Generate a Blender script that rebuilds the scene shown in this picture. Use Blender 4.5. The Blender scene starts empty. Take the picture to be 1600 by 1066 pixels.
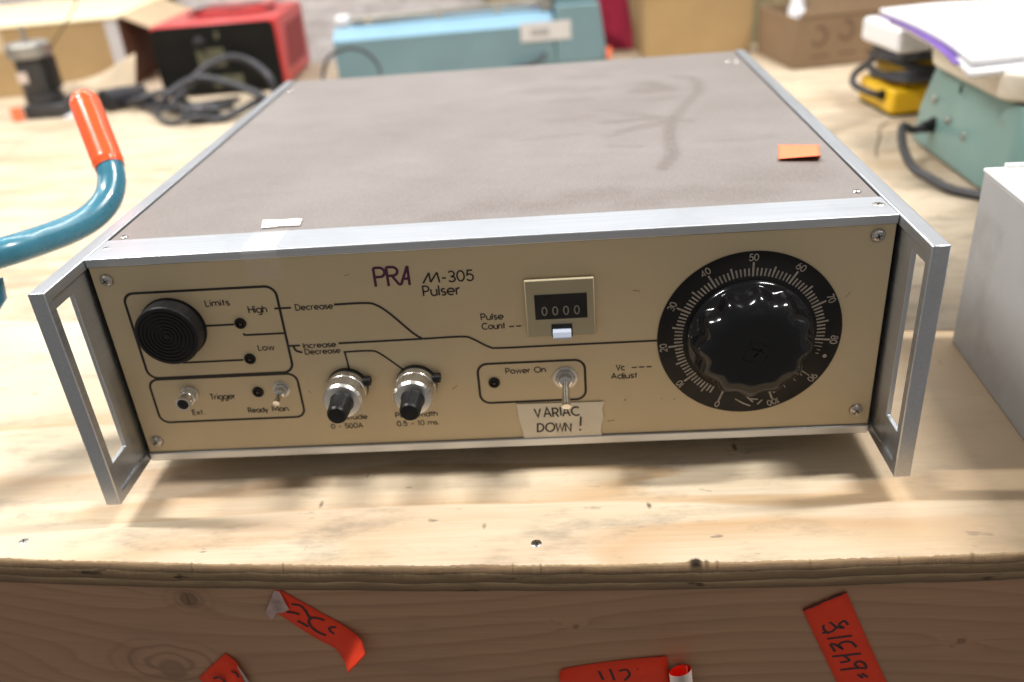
import bpy, bmesh, math, random
import numpy as np
from mathutils import Vector, Matrix
from mathutils.geometry import tessellate_polygon
random.seed(7); rng = np.random.default_rng(5)
S = bpy.context.scene
COL = S.collection

# ------------------------------------------------------------------ camera
cd = bpy.data.cameras.new('camera'); cam = bpy.data.objects.new('camera', cd); COL.objects.link(cam)
cd.sensor_fit = 'HORIZONTAL'; cd.sensor_width = 22.3; cd.lens = 22.3 * 1354.85 / 1600
cd.clip_start = 0.01; cd.clip_end = 60
PITCH, YAW, ROLL = 0.497184, -0.077521, -0.084644
cp, sp, cy, sy = math.cos(PITCH), math.sin(PITCH), math.cos(YAW), math.sin(YAW)
fwd = Vector((sy * cp, cy * cp, -sp)); rt = Vector((cy, -sy, 0)); up = rt.cross(fwd)
cr, sr = math.cos(ROLL), math.sin(ROLL)
r2 = cr * rt + sr * up; u2 = -sr * rt + cr * up
M = Matrix((r2, u2, -fwd)).transposed().to_4x4(); M.translation = Vector((0.266868, -0.433636, 0.309414))
cam.matrix_world = M
cd.dof.use_dof = True; cd.dof.focus_distance = 0.46; cd.dof.aperture_fstop = 3.0
S.camera = cam

# ------------------------------------------------------------------ light
W = bpy.data.worlds.new('World'); S.world = W; W.use_nodes = True
bg = W.node_tree.nodes['Background']; bg.inputs[0].default_value = (1.0, 0.95, 0.90, 1); bg.inputs[1].default_value = 0.225
def area_light(x, y, z, power, sx=1.2, sy_=0.10, col=(1.0, 0.975, 0.945), ry=0.0, rx=0.0):
    l = bpy.data.lights.new('tube_and_fill_lamp', 'AREA'); l.shape = 'RECTANGLE'; l.size = sx; l.size_y = sy_
    l.energy = power; l.color = col
    o = bpy.data.objects.new('tube_and_fill_lamp', l); o.location = (x, y, z); o.rotation_euler = (rx, ry, 0); COL.objects.link(o)
area_light(-0.80, 0.030, 1.60, 39, 0.55, 0.06)
area_light(1.20, 0.030, 1.60, 36, 0.55, 0.06)
for x, k in ((-1.30, 1.2), (0.1, 0.9), (1.40, 0.9)):
    area_light(x, 1.15, 1.70, 16 * k, 1.2, 0.08)
for x in (-2.4, -1.0, 0.4, 1.8):  # unseen far lamps, added to brighten reflections on the rails
    area_light(x, 3.6, 2.25, 3.3, 1.25, 0.22, (0.95, 0.975, 1.0), rx=math.radians(-38))
    area_light(x, 5.2, 2.65, 6.0, 1.25, 0.30, (0.95, 0.975, 1.0), rx=math.radians(-45))
area_light(-2.3, 0.8, 1.2, 9, 1.2, 0.3, (1.0, 0.97, 0.94), math.radians(-60))  # unseen fill lamp, added on the left
S.view_settings.view_transform = 'Standard'; S.view_settings.look = 'None'
S.view_settings.exposure = 0.08; S.view_settings.gamma = 1.0
S.view_settings.use_curve_mapping = False
S.cycles.max_bounces = 8
S.cycles.use_denoising = True

# ------------------------------------------------------------------ materials
def new_mat(name):
    m = bpy.data.materials.new(name); m.use_nodes = True
    nt = m.node_tree; b = nt.nodes['Principled BSDF']
    return m, nt, b
class G:
    """tiny node graph helper"""
    def __init__(s, nt): s.nt = nt
    def n(s, t, **kw):
        x = s.nt.nodes.new(t)
        for k, v in kw.items(): setattr(x, k, v)
        return x
    def put(s, sock, v):
        if hasattr(v, 'links') or hasattr(v, 'is_linked'): s.nt.links.new(v, sock)
        else:
            if isinstance(v, tuple) and len(v) == 3 and sock.type == 'RGBA': v = v + (1,)
            sock.default_value = v
    def coord(s, scale=(1, 1, 1), loc=(0, 0, 0)):
        t = s.n('ShaderNodeTexCoord'); m = s.n('ShaderNodeMapping'); s.nt.links.new(t.outputs['Object'], m.inputs[0])
        m.inputs['Scale'].default_value = scale; m.inputs['Location'].default_value = loc
        return m.outputs[0]
    def noise(s, vec, scale=5, detail=4, rough=0.55, dist=0.0):
        x = s.n('ShaderNodeTexNoise'); s.nt.links.new(vec, x.inputs['Vector'])
        x.inputs['Scale'].default_value = scale; x.inputs['Detail'].default_value = detail
        x.inputs['Roughness'].default_value = rough; x.inputs['Distortion'].default_value = dist
        return x.outputs['Fac']
    def ramp(s, fac, *stops):
        x = s.n('ShaderNodeValToRGB'); s.put(x.inputs[0], fac)
        e = x.color_ramp.elements
        while len(e) < len(stops): e.new(0.5)
        for i, (p, c) in enumerate(stops):
            e[i].position = p
            e[i].color = (c, c, c, 1) if not isinstance(c, tuple) else c + (1,)
        return x.outputs[0]
    def mix(s, fac, a, b, mode='MIX'):
        x = s.n('ShaderNodeMix', data_type='RGBA', blend_type=mode)
        s.put(x.inputs['Factor'], fac); s.put(x.inputs['A'], a); s.put(x.inputs['B'], b)
        for i in x.inputs:
            pass
        return x.outputs['Result']
    def math(s, op, a, b=0.0, c=0.0):
        x = s.n('ShaderNodeMath', operation=op); s.put(x.inputs[0], a); s.put(x.inputs[1], b); s.put(x.inputs[2], c)
        return x.outputs[0]
    def attr(s, name):
        x = s.n('ShaderNodeAttribute'); x.attribute_name = name; return x.outputs['Fac']
    def bump(s, h, strength=0.3, dist=0.001, normal=None):
        x = s.n('ShaderNodeBump'); s.put(x.inputs['Height'], h)
        x.inputs['Strength'].default_value = strength; x.inputs['Distance'].default_value = dist
        if normal is not None: s.nt.links.new(normal, x.inputs['Normal'])
        return x.outputs[0]
def mixsock(g, fac, a, b, mode='MIX'):
    x = g.nt.nodes.new('ShaderNodeMixRGB'); x.blend_type = mode
    g.put(x.inputs[0], fac); g.put(x.inputs[1], a); g.put(x.inputs[2], b)
    return x.outputs[0]
G.mix = mixsock
def sc(c, k): return tuple(min(1, v * k) for v in c)
def mat(name, c, rough=0.5, metal=0.0, var=0.18, scale=30.0, bump=0.0, bscale=400, coat=0.0, stain=None, stretch=(1, 1, 1), spec=0.5):
    m, nt, b = new_mat(name); g = G(nt)
    v = g.coord(stretch)
    n = g.noise(v, scale, 5, 0.6)
    col = g.mix(g.ramp(n, (0.3, 0.0), (0.7, 1.0)), sc(c, 1 - var), sc(c, 1 + var))
    if stain:
        n2 = g.noise(g.coord((1, 1, 1), (3, 1, 2)), stain[1], 6, 0.65)
        col = g.mix(g.ramp(n2, (stain[2], 0.0), (stain[2] + 0.12, stain[3])), col, stain[0])
    g.put(b.inputs['Base Color'], col)
    n3 = g.noise(g.coord(stretch, (5, 5, 5)), scale * 2.3, 4)
    g.put(b.inputs['Roughness'], g.ramp(n3, (0.25, max(0.03, rough * 0.8)), (0.75, min(1, rough * 1.2))))
    b.inputs['Metallic'].default_value = metal
    b.inputs['Coat Weight'].default_value = coat
    b.inputs['Specular IOR Level'].default_value = spec
    if bump:
        g.put(b.inputs['Normal'], g.bump(g.noise(v, bscale, 3), bump, 0.0006))
    return m

def wood_top(name, base, late, tint_shift=(0, 0, 0), brown=False):
    m, nt, b = new_mat(name); g = G(nt)
    v = g.coord((0.9, 7.5, 1), tint_shift)
    warp = g.noise(g.coord((2.2, 4.0, 1), tint_shift), 1.6, 3, 0.5)
    w = g.n('ShaderNodeTexNoise'); nt.links.new(v, w.inputs['Vector']); w.inputs['Scale'].default_value = 1.35
    w.inputs['Detail'].default_value = 2.5; w.inputs['Roughness'].default_value = 0.45; w.inputs['Distortion'].default_value = 0.7
    bands = g.math('FRACT', g.math('MULTIPLY_ADD', w.outputs['Fac'], 5.2, warp))
    band = g.ramp(bands, (0.0, 0.06), (0.55, 0.24), (0.86, 0.8), (0.93, 0.55), (1.0, 0.06))
    amt = g.ramp(g.noise(g.coord((1.5, 3, 1), (4, 2, 0)), 2.0, 2), (0.36, 0.15), (0.60, 0.95))
    col = g.mix(g.math('MULTIPLY', band, amt), base, late)
    fib = g.noise(g.coord((14, 420, 1)), 1.0, 4, 0.7)
    col = g.mix(g.ramp(fib, (0.3, 0.28), (0.7, 0.0)), col, sc(late, 0.72))
    # reddish and grey weathered patches
    red = g.noise(g.coord((2, 9, 1), (7, 1, 0)), 1.7, 3)
    col = g.mix(g.ramp(red, (0.55, 0.0), (0.75, 0.35)), col, (0.52, 0.29, 0.17))
    dirt = g.noise(g.coord((5, 14, 1), (1, 9, 0)), 2.2, 7, 0.72)
    col = g.mix(g.ramp(dirt, (0.52, 0.0), (0.68, 0.55)), col, (0.22, 0.185, 0.14))
    if not brown:
        d2 = g.noise(g.coord((6, 16, 1), (6, 2, 0)), 1.8, 5, 0.68)
        col = g.mix(g.ramp(d2, (0.48, 0.0), (0.66, 0.55)), col, (0.30, 0.24, 0.165))
    spots = g.noise(g.coord((22, 60, 1), (3, 3, 0)), 1.6, 3, 0.6)
    col = g.mix(g.ramp(spots, (0.67, 0.0), (0.74, 0.65)), col, (0.13, 0.11, 0.10))
    if brown:
        sx_ = g.n('ShaderNodeSeparateXYZ'); nt.links.new(g.coord(), sx_.inputs[0])
        wv = g.noise(g.coord((3, 10, 1), (5, 5, 0)), 1.5, 4)
        bm_ = g.ramp(g.math('MULTIPLY_ADD', wv, 0.16, sx_.outputs[0]), (0.0, 0.0), (0.25, 0.0), (0.40, 0.85), (1.0, 0.85))
        col = g.mix(bm_, col, (0.36, 0.26, 0.16))
    # short dark checks and dents
    vo = g.n('ShaderNodeTexVoronoi'); vo.feature = 'F1'; nt.links.new(g.coord((70, 26, 1), (0.2, 0.1, 0)), vo.inputs['Vector']); vo.inputs['Scale'].default_value = 1.0
    pick = g.noise(g.coord((9, 9, 1), (2, 5, 0)), 2.0, 2)
    chk = g.math('MULTIPLY', g.ramp(vo.outputs['Distance'], (0.05, 1.0), (0.13, 0.0)), g.ramp(pick, (0.50, 0.0), (0.54, 0.85)))
    col = g.mix(chk, col, (0.07, 0.05, 0.035))
    col = g.mix(g.attr('notch_shade'), col, (0.02, 0.015, 0.011))
    g.put(b.inputs['Base Color'], col)
    b.inputs['Roughness'].default_value = 0.62
    b.inputs['Specular IOR Level'].default_value = 0.3
    h = g.math('ADD', g.math('MULTIPLY', fib, 0.5), g.math('MULTIPLY', chk, -1.0))
    g.put(b.inputs['Normal'], g.bump(h, 0.35, 0.0006))
    return m
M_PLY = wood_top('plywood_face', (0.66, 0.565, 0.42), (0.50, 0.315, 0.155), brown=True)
M_PLY2 = wood_top('plywood_face_rear', (0.64, 0.545, 0.41), (0.46, 0.325, 0.19), (3.3, 1.7, 0))

def ply_edge():
    m, nt, b = new_mat('plywood_edge'); g = G(nt)
    t = g.n('ShaderNodeTexCoord'); s_ = g.n('ShaderNodeSeparateXYZ'); nt.links.new(t.outputs['Object'], s_.inputs[0])
    wob = g.noise(g.coord((9, 9, 9)), 2.0, 4)
    z = g.math('MULTIPLY_ADD', s_.outputs[2], 260.0, g.math('MULTIPLY', wob, 1.6))
    ply = g.ramp(g.math('FRACT', g.math('MULTIPLY', z, 0.62)), (0.0, (0.32, 0.20, 0.11)), (0.4, (0.46, 0.32, 0.18)), (0.55, (0.56, 0.41, 0.24)), (0.62, (0.20, 0.13, 0.075)), (1.0, (0.32, 0.21, 0.12)))
    n = g.noise(g.coord((34, 34, 330)), 1.0, 6, 0.72)
    col = g.mix(g.ramp(n, (0.38, 0.6), (0.62, 0.0)), ply, (0.20, 0.14, 0.09))
    d = g.noise(g.coord((14, 14, 60), (2, 2, 2)), 1.5, 4, 0.7)
    col = g.mix(g.ramp(d, (0.62, 0.0), (0.68, 0.85)), col, (0.045, 0.035, 0.025))
    col = g.mix(g.attr('notch_shade'), col, (0.016, 0.012, 0.009))
    g.put(b.inputs['Base Color'], col); b.inputs['Roughness'].default_value = 0.85
    b.inputs['Specular IOR Level'].default_value = 0.15
    g.put(b.inputs['Normal'], g.bump(n, 0.35, 0.0008))
    return m
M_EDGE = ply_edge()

def beam_mat():
    m, nt, b = new_mat('pine_beam'); g = G(nt)
    gr = g.attr('grain'); kn = g.attr('knot')
    wob = g.noise(g.coord((3, 1, 16)), 1.3, 4)
    ph = g.math('MULTIPLY_ADD', wob, 1.7, gr)
    ring = g.ramp(g.math('FRACT', ph), (0.0, 0.0), (0.6, 0.3), (0.88, 0.85), (1.0, 0.0))
    col = g.mix(g.math('MULTIPLY', ring, 0.55), (0.55, 0.325, 0.19), (0.33, 0.165, 0.085))
    fib = g.noise(g.coord((10, 10, 500)), 1.0, 4, 0.7)
    col = g.mix(g.ramp(fib, (0.3, 0.28), (0.7, 0.0)), col, (0.26, 0.14, 0.08))
    sm = g.noise(g.coord((4, 4, 12), (3, 0, 1)), 2.2, 5, 0.6)
    col = g.mix(g.ramp(sm, (0.5, 0.0), (0.72, 0.35)), col, (0.24, 0.165, 0.115))
    pinkish = g.noise(g.coord((3, 1, 7), (8, 0, 4)), 1.5, 2)
    col = g.mix(g.ramp(pinkish, (0.4, 0.0), (0.7, 0.4)), col, (0.44, 0.24, 0.15))
    col = g.mix(g.math('MULTIPLY', kn, 0.82), col, (0.085, 0.045, 0.028))
    g.put(b.inputs['Base Color'], col); b.inputs['Roughness'].default_value = 0.6
    b.inputs['Specular IOR Level'].default_value = 0.3
    g.put(b.inputs['Normal'], g.bump(fib, 0.3, 0.0006))
    return m
M_BEAM = beam_mat()

def alu_mat(name, stretch, c=(0.60, 0.61, 0.63), rough=0.36):
    m, nt, b = new_mat(name); g = G(nt)
    n = g.noise(g.coord(stretch), 1.0, 4, 0.7)
    col = g.mix(g.ramp(n, (0.3, 0.0), (0.7, 1.0)), sc(c, 0.86), sc(c, 1.08))
    sm = g.noise(g.coord((1, 1, 1), (4, 4, 4)), 14, 5, 0.65)
    col = g.mix(g.ramp(sm, (0.52, 0.0), (0.75, 0.35)), col, sc(c, 0.62))
    g.put(b.inputs['Base Color'], col); b.inputs['Metallic'].default_value = 0.9
    g.put(b.inputs['Roughness'], g.ramp(n, (0.2, rough * 0.85), (0.8, rough * 1.2)))
    g.put(b.inputs['Normal'], g.bump(n, 0.10, 0.0003))
    return m
M_ALU_X = alu_mat('brushed_aluminium_rail', (8, 900, 900), (0.60, 0.625, 0.66))
M_ALU_Y = alu_mat('brushed_aluminium_side', (900, 8, 900), (0.54, 0.56, 0.59), 0.34)

def cover_mat():
    m, nt, b = new_mat('brown_vinyl_cover'); g = G(nt)
    wipe_shade = g.attr('wipe_shade')
    weave = g.noise(g.coord((900, 170, 1)), 1.0, 3, 0.6, 0.5)
    fine = g.noise(g.coord((1300, 1300, 1)), 1.0, 2)
    base = g.mix(g.ramp(weave, (0.35, 0.0), (0.65, 1.0)), (0.118, 0.095, 0.082), (0.172, 0.143, 0.128))
    dustn = g.noise(g.coord((3, 3, 1)), 2.2, 6, 0.62)
    dust2 = g.noise(g.coord((14, 30, 1), (2, 4, 0)), 1.6, 5, 0.6)
    d = g.math('MULTIPLY', g.ramp(dustn, (0.25, 0.30), (0.7, 0.66)), g.ramp(dust2, (0.25, 0.72), (0.7, 1.0)))
    d = g.math('MULTIPLY', d, g.math('SUBTRACT', 1.0, g.math('MULTIPLY', wipe_shade, 0.80)))
    col = g.mix(d, base, (0.300, 0.280, 0.270))
    g.put(b.inputs['Base Color'], col)
    g.put(b.inputs['Roughness'], g.math('MULTIPLY_ADD', d, 0.22, 0.36))
    b.inputs['Specular IOR Level'].default_value = 0.5
    g.put(b.inputs['Normal'], g.bump(g.math('MULTIPLY_ADD', fine, 0.4, weave), 0.2, 0.0004))
    return m
M_COVER = cover_mat()
M_PANEL = mat('beige_panel_enamel', (0.63, 0.505, 0.315), 0.42, 0.0, 0.05, 9, 0.06, 1800, stain=((0.53, 0.42, 0.255), 6, 0.60, 0.25))
M_INK = mat('dark_panel_print', (0.022, 0.016, 0.013), 0.6, var=0.1)
M_PURPLE = mat('purple_print', (0.075, 0.006, 0.045), 0.5, var=0.1)
M_WHITEINK = mat('worn_white_print', (0.44, 0.385, 0.32), 0.6, var=0.3, scale=220)
M_BLACK = mat('black_bakelite', (0.005, 0.005, 0.006), 0.14, var=0.2, coat=0.12, spec=0.32, scale=60, stain=((0.03, 0.028, 0.026), 40, 0.62, 0.5))
M_DIAL = mat('black_dial_enamel', (0.010, 0.009, 0.009), 0.40, var=0.3, scale=80, spec=0.22)
M_BLACKP = mat('black_plastic', (0.010, 0.010, 0.010), 0.45, var=0.3, scale=90, spec=0.3)
M_CABLE = mat('black_rubber_cable', (0.030, 0.030, 0.036), 0.42, var=0.3, scale=40)
M_CHROME = mat('chrome', (0.72, 0.70, 0.67), 0.13, 1.0, 0.06, 80)
M_NICKEL = mat('nickel_screw', (0.52, 0.49, 0.45), 0.28, 1.0, 0.12, 90)
M_SATIN = mat('satin_silver', (0.70, 0.68, 0.64), 0.30, 1.0, 0.05, 40)
M_DARK = mat('dark_slot', (0.004, 0.004, 0.004), 0.7, var=0.1)
M_REDLENS = mat('dark_red_lens', (0.02, 0.004, 0.004), 0.15, var=0.1)
M_CTR = mat('counter_bezel', (0.42, 0.365, 0.235), 0.5, var=0.04, bump=0.05, bscale=900)
M_GREYBTN = mat('grey_blue_button', (0.42, 0.46, 0.56), 0.4, var=0.06)
M_MASK = mat('masking_tape', (0.80, 0.72, 0.58), 0.65, var=0.06, scale=90, bump=0.25, bscale=700, stain=((0.62, 0.52, 0.38), 60, 0.6, 0.4))
M_PEN = mat('black_marker', (0.020, 0.014, 0.014), 0.5, var=0.25, scale=200)
M_PENRED = mat('marker_on_sticker', (0.055, 0.012, 0.012), 0.5, var=0.3, scale=200)
M_ORANGE = mat('fluorescent_orange_paper', (0.96, 0.066, 0.024), 0.6, var=0.07, scale=60, bump=0.1, bscale=600, spec=0.2)
M_ORANGE2 = mat('fluorescent_orange_sticker', (0.97, 0.205, 0.085), 0.6, var=0.05, scale=60)
M_BACKING = mat('pale_sticker_back', (0.60, 0.50, 0.44), 0.5, var=0.12, scale=120)
M_FLAP = mat('pinkish_sticker_back', (0.50, 0.33, 0.30), 0.35, var=0.35, scale=90)
M_TEALTUBE = mat('teal_enamel', (0.045, 0.205, 0.290), 0.26, var=0.12, scale=25, coat=0.3, stain=((0.05, 0.075, 0.085), 55, 0.585, 0.7))
M_GRIP = mat('orange_vinyl_grip', (0.85, 0.105, 0.025), 0.22, var=0.06, scale=40, coat=0.3)
M_REDBOX = mat('red_enamel', (0.52, 0.035, 0.035), 0.35, var=0.12, scale=20)
M_REDDARK = mat('dark_red_vent', (0.16, 0.02, 0.02), 0.6, var=0.1)
M_BLKPANEL = mat('black_steel_panel', (0.007, 0.007, 0.006), 0.55, var=0.4, scale=18, spec=0.2)
M_OLIVE = mat('dull_olive_label', (0.10, 0.095, 0.055), 0.6, var=0.3)
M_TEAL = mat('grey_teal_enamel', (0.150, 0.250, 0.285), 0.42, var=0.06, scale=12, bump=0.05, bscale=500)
M_LTEAL = mat('light_teal_enamel', (0.25, 0.43, 0.56), 0.40, var=0.05, scale=12)  # lighter, bluer teal of the top deck
M_STEELGREY = mat('dull_grey_steel', (0.36, 0.35, 0.32), 0.38, 0.7, 0.2, 30)
M_WHITELAB = mat('white_label', (0.55, 0.535, 0.53), 0.5, var=0.04)
M_BARCODE = mat('grey_label_print', (0.20, 0.20, 0.20), 0.6, var=0.2)
M_BARCODE2 = mat('dim_counter_print', (0.26, 0.235, 0.20), 0.6, var=0.2)
M_DARKSCUFF = mat('panel_scuff', (0.16, 0.115, 0.07), 0.6, var=0.3)
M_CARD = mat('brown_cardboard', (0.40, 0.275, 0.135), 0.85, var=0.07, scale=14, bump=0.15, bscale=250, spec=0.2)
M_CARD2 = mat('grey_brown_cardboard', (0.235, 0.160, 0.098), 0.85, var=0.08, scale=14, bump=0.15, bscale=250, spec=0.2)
M_CARDIN = mat('cardboard_inside', (0.56, 0.44, 0.29), 0.85, var=0.06, scale=14, spec=0.2)
M_CARDSHADE = mat('shaded_box_side', (0.085, 0.040, 0.022), 0.85, var=0.15, scale=14, spec=0.2)  # deep shade on the carton's right side, painted as its colour
M_CARDTOP = mat('pale_box_lid', (0.80, 0.70, 0.47), 0.8, var=0.05, scale=10, spec=0.2)
M_CARDPRINT = mat('box_print', (0.13, 0.085, 0.055), 0.85, var=0.2)
M_YELLOW = mat('yellow_enamel', (0.82, 0.50, 0.010), 0.36, var=0.05, scale=22, stain=((0.4, 0.25, 0.05), 90, 0.66, 0.5))
M_WHITEP = mat('white_plastic', (0.80, 0.80, 0.82), 0.38, var=0.03, scale=15)
M_MINT = mat('mint_enamel', (0.168, 0.285, 0.265), 0.34, var=0.07, scale=14, stain=((0.20, 0.14, 0.07), 34, 0.64, 0.6))
M_CREAM = mat('cream_enamel_pan', (0.66, 0.60, 0.50), 0.4, var=0.05, scale=14, stain=((0.25, 0.13, 0.06), 60, 0.64, 0.7))
M_PAPER = mat('white_paper', (0.80, 0.80, 0.82), 0.7, var=0.02, scale=30)
M_PAPERV = mat('violet_cover_edge', (0.18, 0.09, 0.42), 0.5, var=0.2, scale=60)
M_KRAFT = mat('kraft_paper', (0.50, 0.40, 0.28), 0.8, var=0.1, scale=30)
M_GREYBOX = mat('pale_grey_painted_steel', (0.37, 0.365, 0.36), 0.45, var=0.07, scale=7, stain=((0.22, 0.20, 0.175), 9, 0.50, 0.5), bump=0.05, bscale=900)
M_WHITEBOX = mat('white_painted_lid', (0.78, 0.78, 0.77), 0.45, var=0.03, scale=12)
M_MAROON = mat('dark_red_fabric', (0.30, 0.018, 0.045), 0.85, var=0.2, scale=16, bump=0.3, bscale=500, spec=0.2)
M_MOTOR = mat('dark_grey_casting', (0.045, 0.045, 0.048), 0.45, 0.3, 0.3, 30)
M_TAPE, _nt, _b = new_mat('clear_tape')
_b.inputs['Base Color'].default_value = (0.85, 0.82, 0.80, 1); _b.inputs['Roughness'].default_value = 0.25; _b.inputs['Alpha'].default_value = 0.15
def wall_mat():
    m, nt, b = new_mat('whitewashed_wall'); g = G(nt)
    n = g.noise(g.coord((7, 1, 22)), 1.6, 6, 0.7, 0.4)
    col = g.ramp(n, (0.28, (0.30, 0.26, 0.24)), (0.45, (0.52, 0.48, 0.46)), (0.6, (0.66, 0.62, 0.60)), (0.8, (0.78, 0.75, 0.74)))
    k = g.noise(g.coord((16, 1, 16), (3, 0, 5)), 1.6, 3)
    col = g.mix(g.ramp(k, (0.62, 0.0), (0.72, 0.6)), col, (0.20, 0.17, 0.17))
    g.put(b.inputs['Base Color'], col); b.inputs['Roughness'].default_value = 0.85
    g.put(b.inputs['Normal'], g.bump(n, 0.6, 0.004))
    return m
M_WALL = wall_mat()
def boardwall_mat():
    m, nt, b = new_mat('olive_brown_boards'); g = G(nt)
    n = g.noise(g.coord((46, 1, 5)), 1.0, 5, 0.65)
    col = g.ramp(n, (0.3, (0.17, 0.135, 0.065)), (0.55, (0.28, 0.225, 0.115)), (0.8, (0.38, 0.31, 0.17)))
    g.put(b.inputs['Base Color'], col); b.inputs['Roughness'].default_value = 0.8
    return m
M_BOARDS = boardwall_mat()

# ------------------------------------------------------------------ mesh helpers
class MB:
    def __init__(s): s.v = []; s.f = []; s.m = []
    def add(s, vs, fs, mi=0):
        o = len(s.v); s.v += [tuple(v) for v in vs]; s.f += [tuple(i + o for i in f) for f in fs]; s.m += [mi] * len(fs); return s
    def box(s, x0, x1, y0, y1, z0, z1, mi=0, T=None):
        vs = [(x, y, z) for x in (x0, x1) for y in (y0, y1) for z in (z0, z1)]
        if T: vs = [T(v) for v in vs]
        return s.add(vs, [(0, 1, 3, 2), (4, 6, 7, 5), (0, 4, 5, 1), (2, 3, 7, 6), (0, 2, 6, 4), (1, 5, 7, 3)], mi)
    def lathe(s, prof, c, axis, seg=32, rfun=None, mi=0):
        """prof: list of (r, h) along axis from c"""
        a = Vector(axis).normalized(); t = Vector((0, 0, 1)) if abs(a.z) < 0.9 else Vector((1, 0, 0))
        u = t.cross(a).normalized(); w = a.cross(u); c = Vector(c)
        vs = []; n = len(prof)
        for i in range(seg):
            th = 2 * math.pi * i / seg; d = math.cos(th) * u + math.sin(th) * w
            for k, (r, h) in enumerate(prof):
                rr = rfun(th, k, r) if rfun else r
                vs.append(c + a * h + d * rr)
        fs = [(i * n + k, ((i + 1) % seg) * n + k, ((i + 1) % seg) * n + k + 1, i * n + k + 1) for i in range(seg) for k in range(n - 1)]
        fs.append(tuple(i * n for i in range(seg))[::-1]); fs.append(tuple(i * n + n - 1 for i in range(seg)))
        return s.add(vs, fs, mi)
    def tube(s, pts, r, seg=12, mi=0, smooth=6, rs=None):
        P = catmull(pts, smooth) if smooth else [Vector(q) for q in pts]
        n = len(P); vs = []; prev = None
        for i, q in enumerate(P):
            t = (P[min(i + 1, n - 1)] - P[max(i - 1, 0)]).normalized()
            if prev is None: u = t.orthogonal().normalized()
            else: u = (prev - t * prev.dot(t)).normalized()
            prev = u; w = t.cross(u)
            rr = rs(i / (n - 1)) if rs else r
            for k in range(seg):
                a = 2 * math.pi * k / seg; vs.append(q + (math.cos(a) * u + math.sin(a) * w) * rr)
        fs = [(i * seg + k, i * seg + (k + 1) % seg, (i + 1) * seg + (k + 1) % seg, (i + 1) * seg + k) for i in range(n - 1) for k in range(seg)]
        fs.append(tuple(range(seg))[::-1]); fs.append(tuple((n - 1) * seg + k for k in range(seg)))
        return s.add(vs, fs, mi)
    def prism(s, poly, z0, z1, T, mi=0):
        """poly 2D extruded; T maps (a,b,c) to 3D"""
        n = len(poly)
        vs = [T((a, b, z0)) for a, b in poly] + [T((a, b, z1)) for a, b in poly]
        fs = [(i, (i + 1) % n, n + (i + 1) % n, n + i) for i in range(n)]
        tri = tessellate_polygon([[Vector((a, b, 0)) for a, b in poly]])
        fs += [tuple(t) for t in tri] + [tuple(n + i for i in t)[::-1] for t in tri]
        return s.add(vs, fs, mi)
    def build(s, name, mats, parent=None, bevel=0.0, seg=2, smooth=40, world=True, recalc=True):
        me = bpy.data.meshes.new(name); off = Vector((0, 0, 0))
        if parent is not None and world:
            q = parent
            while q is not None: off += Vector(q.location); q = q.parent
        me.from_pydata([tuple(Vector(v) - off) for v in s.v], [], s.f)
        if not isinstance(mats, (list, tuple)): mats = [mats]
        for m_ in mats: me.materials.append(m_)
        me.polygons.foreach_set('material_index', s.m)
        if recalc:
            bm = bmesh.new(); bm.from_mesh(me); bmesh.ops.recalc_face_normals(bm, faces=bm.faces); bm.to_mesh(me); bm.free()
        if smooth:
            me.polygons.foreach_set('use_smooth', [True] * len(me.polygons)); me.set_sharp_from_angle(angle=math.radians(smooth))
        me.update()
        o = bpy.data.objects.new(name, me); COL.objects.link(o); o.parent = parent
        if bevel:
            b = o.modifiers.new('bevel', 'BEVEL'); b.width = bevel; b.segments = seg; b.limit_method = 'ANGLE'; b.angle_limit = math.radians(35)
            b.harden_normals = False
        return o
def catmull(pts, k):
    P = [Vector(q) for q in pts]; out = []
    for i in range(len(P) - 1):
        a = P[max(i - 1, 0)]; b = P[i]; c = P[i + 1]; d = P[min(i + 2, len(P) - 1)]
        for j in range(k):
            t = j / k
            out.append(0.5 * ((2 * b) + (c - a) * t + (2 * a - 5 * b + 4 * c - d) * t * t + (3 * b - a - 3 * c + d) * t ** 3))
    out.append(P[-1]); return out
def empty(name, loc, label, cat, group=None, rz=0.0):
    o = bpy.data.objects.new(name, None); o.empty_display_size = 0.02; o.location = loc; o.rotation_euler = (0, 0, rz); COL.objects.link(o)
    return tag(o, label, cat, group)
def tag(o, label, cat, group=None):
    o['label'] = label; o['category'] = cat
    if group: o['group'] = group
    return o
def ribbon(mb, pts, w, T, z, closed=False, mi=0):
    """flat stroke of width w along 2D pts at depth z"""
    P = [Vector((a, b)) for a, b in pts]
    if closed and (P[0] - P[-1]).length < 1e-7: P.pop()
    n = len(P); L = []; R = []
    for i in range(n):
        if closed: a, c = P[i - 1], P[(i + 1) % n]
        else: a, c = P[max(i - 1, 0)], P[min(i + 1, n - 1)]
        d1 = (P[i] - a); d2 = (c - P[i])
        d1 = d1.normalized() if d1.length > 1e-9 else d2.normalized(); d2 = d2.normalized() if d2.length > 1e-9 else d1
        t = d1 + d2; t = t.normalized() if t.length > 1e-6 else d1
        nn = Vector((-t.y, t.x)); k = 1 / max(0.45, abs(nn.dot(Vector((-d1.y, d1.x)))))
        L.append(P[i] + nn * w / 2 * k); R.append(P[i] - nn * w / 2 * k)
    vs = [T((q.x, q.y, z)) for q in L] + [T((q.x, q.y, z)) for q in R]
    m_ = n if closed else n - 1
    mb.add(vs, [(i, (i + 1) % n, n + (i + 1) % n, n + i) for i in range(m_)], mi)
def arc(cx, cy, rx, ry, a0, a1, n=14):
    return [(cx + rx * math.cos(math.radians(a0 + (a1 - a0) * i / n)), cy + ry * math.sin(math.radians(a0 + (a1 - a0) * i / n))) for i in range(n + 1)]
X = 0.66; r_ = 0.33
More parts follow.
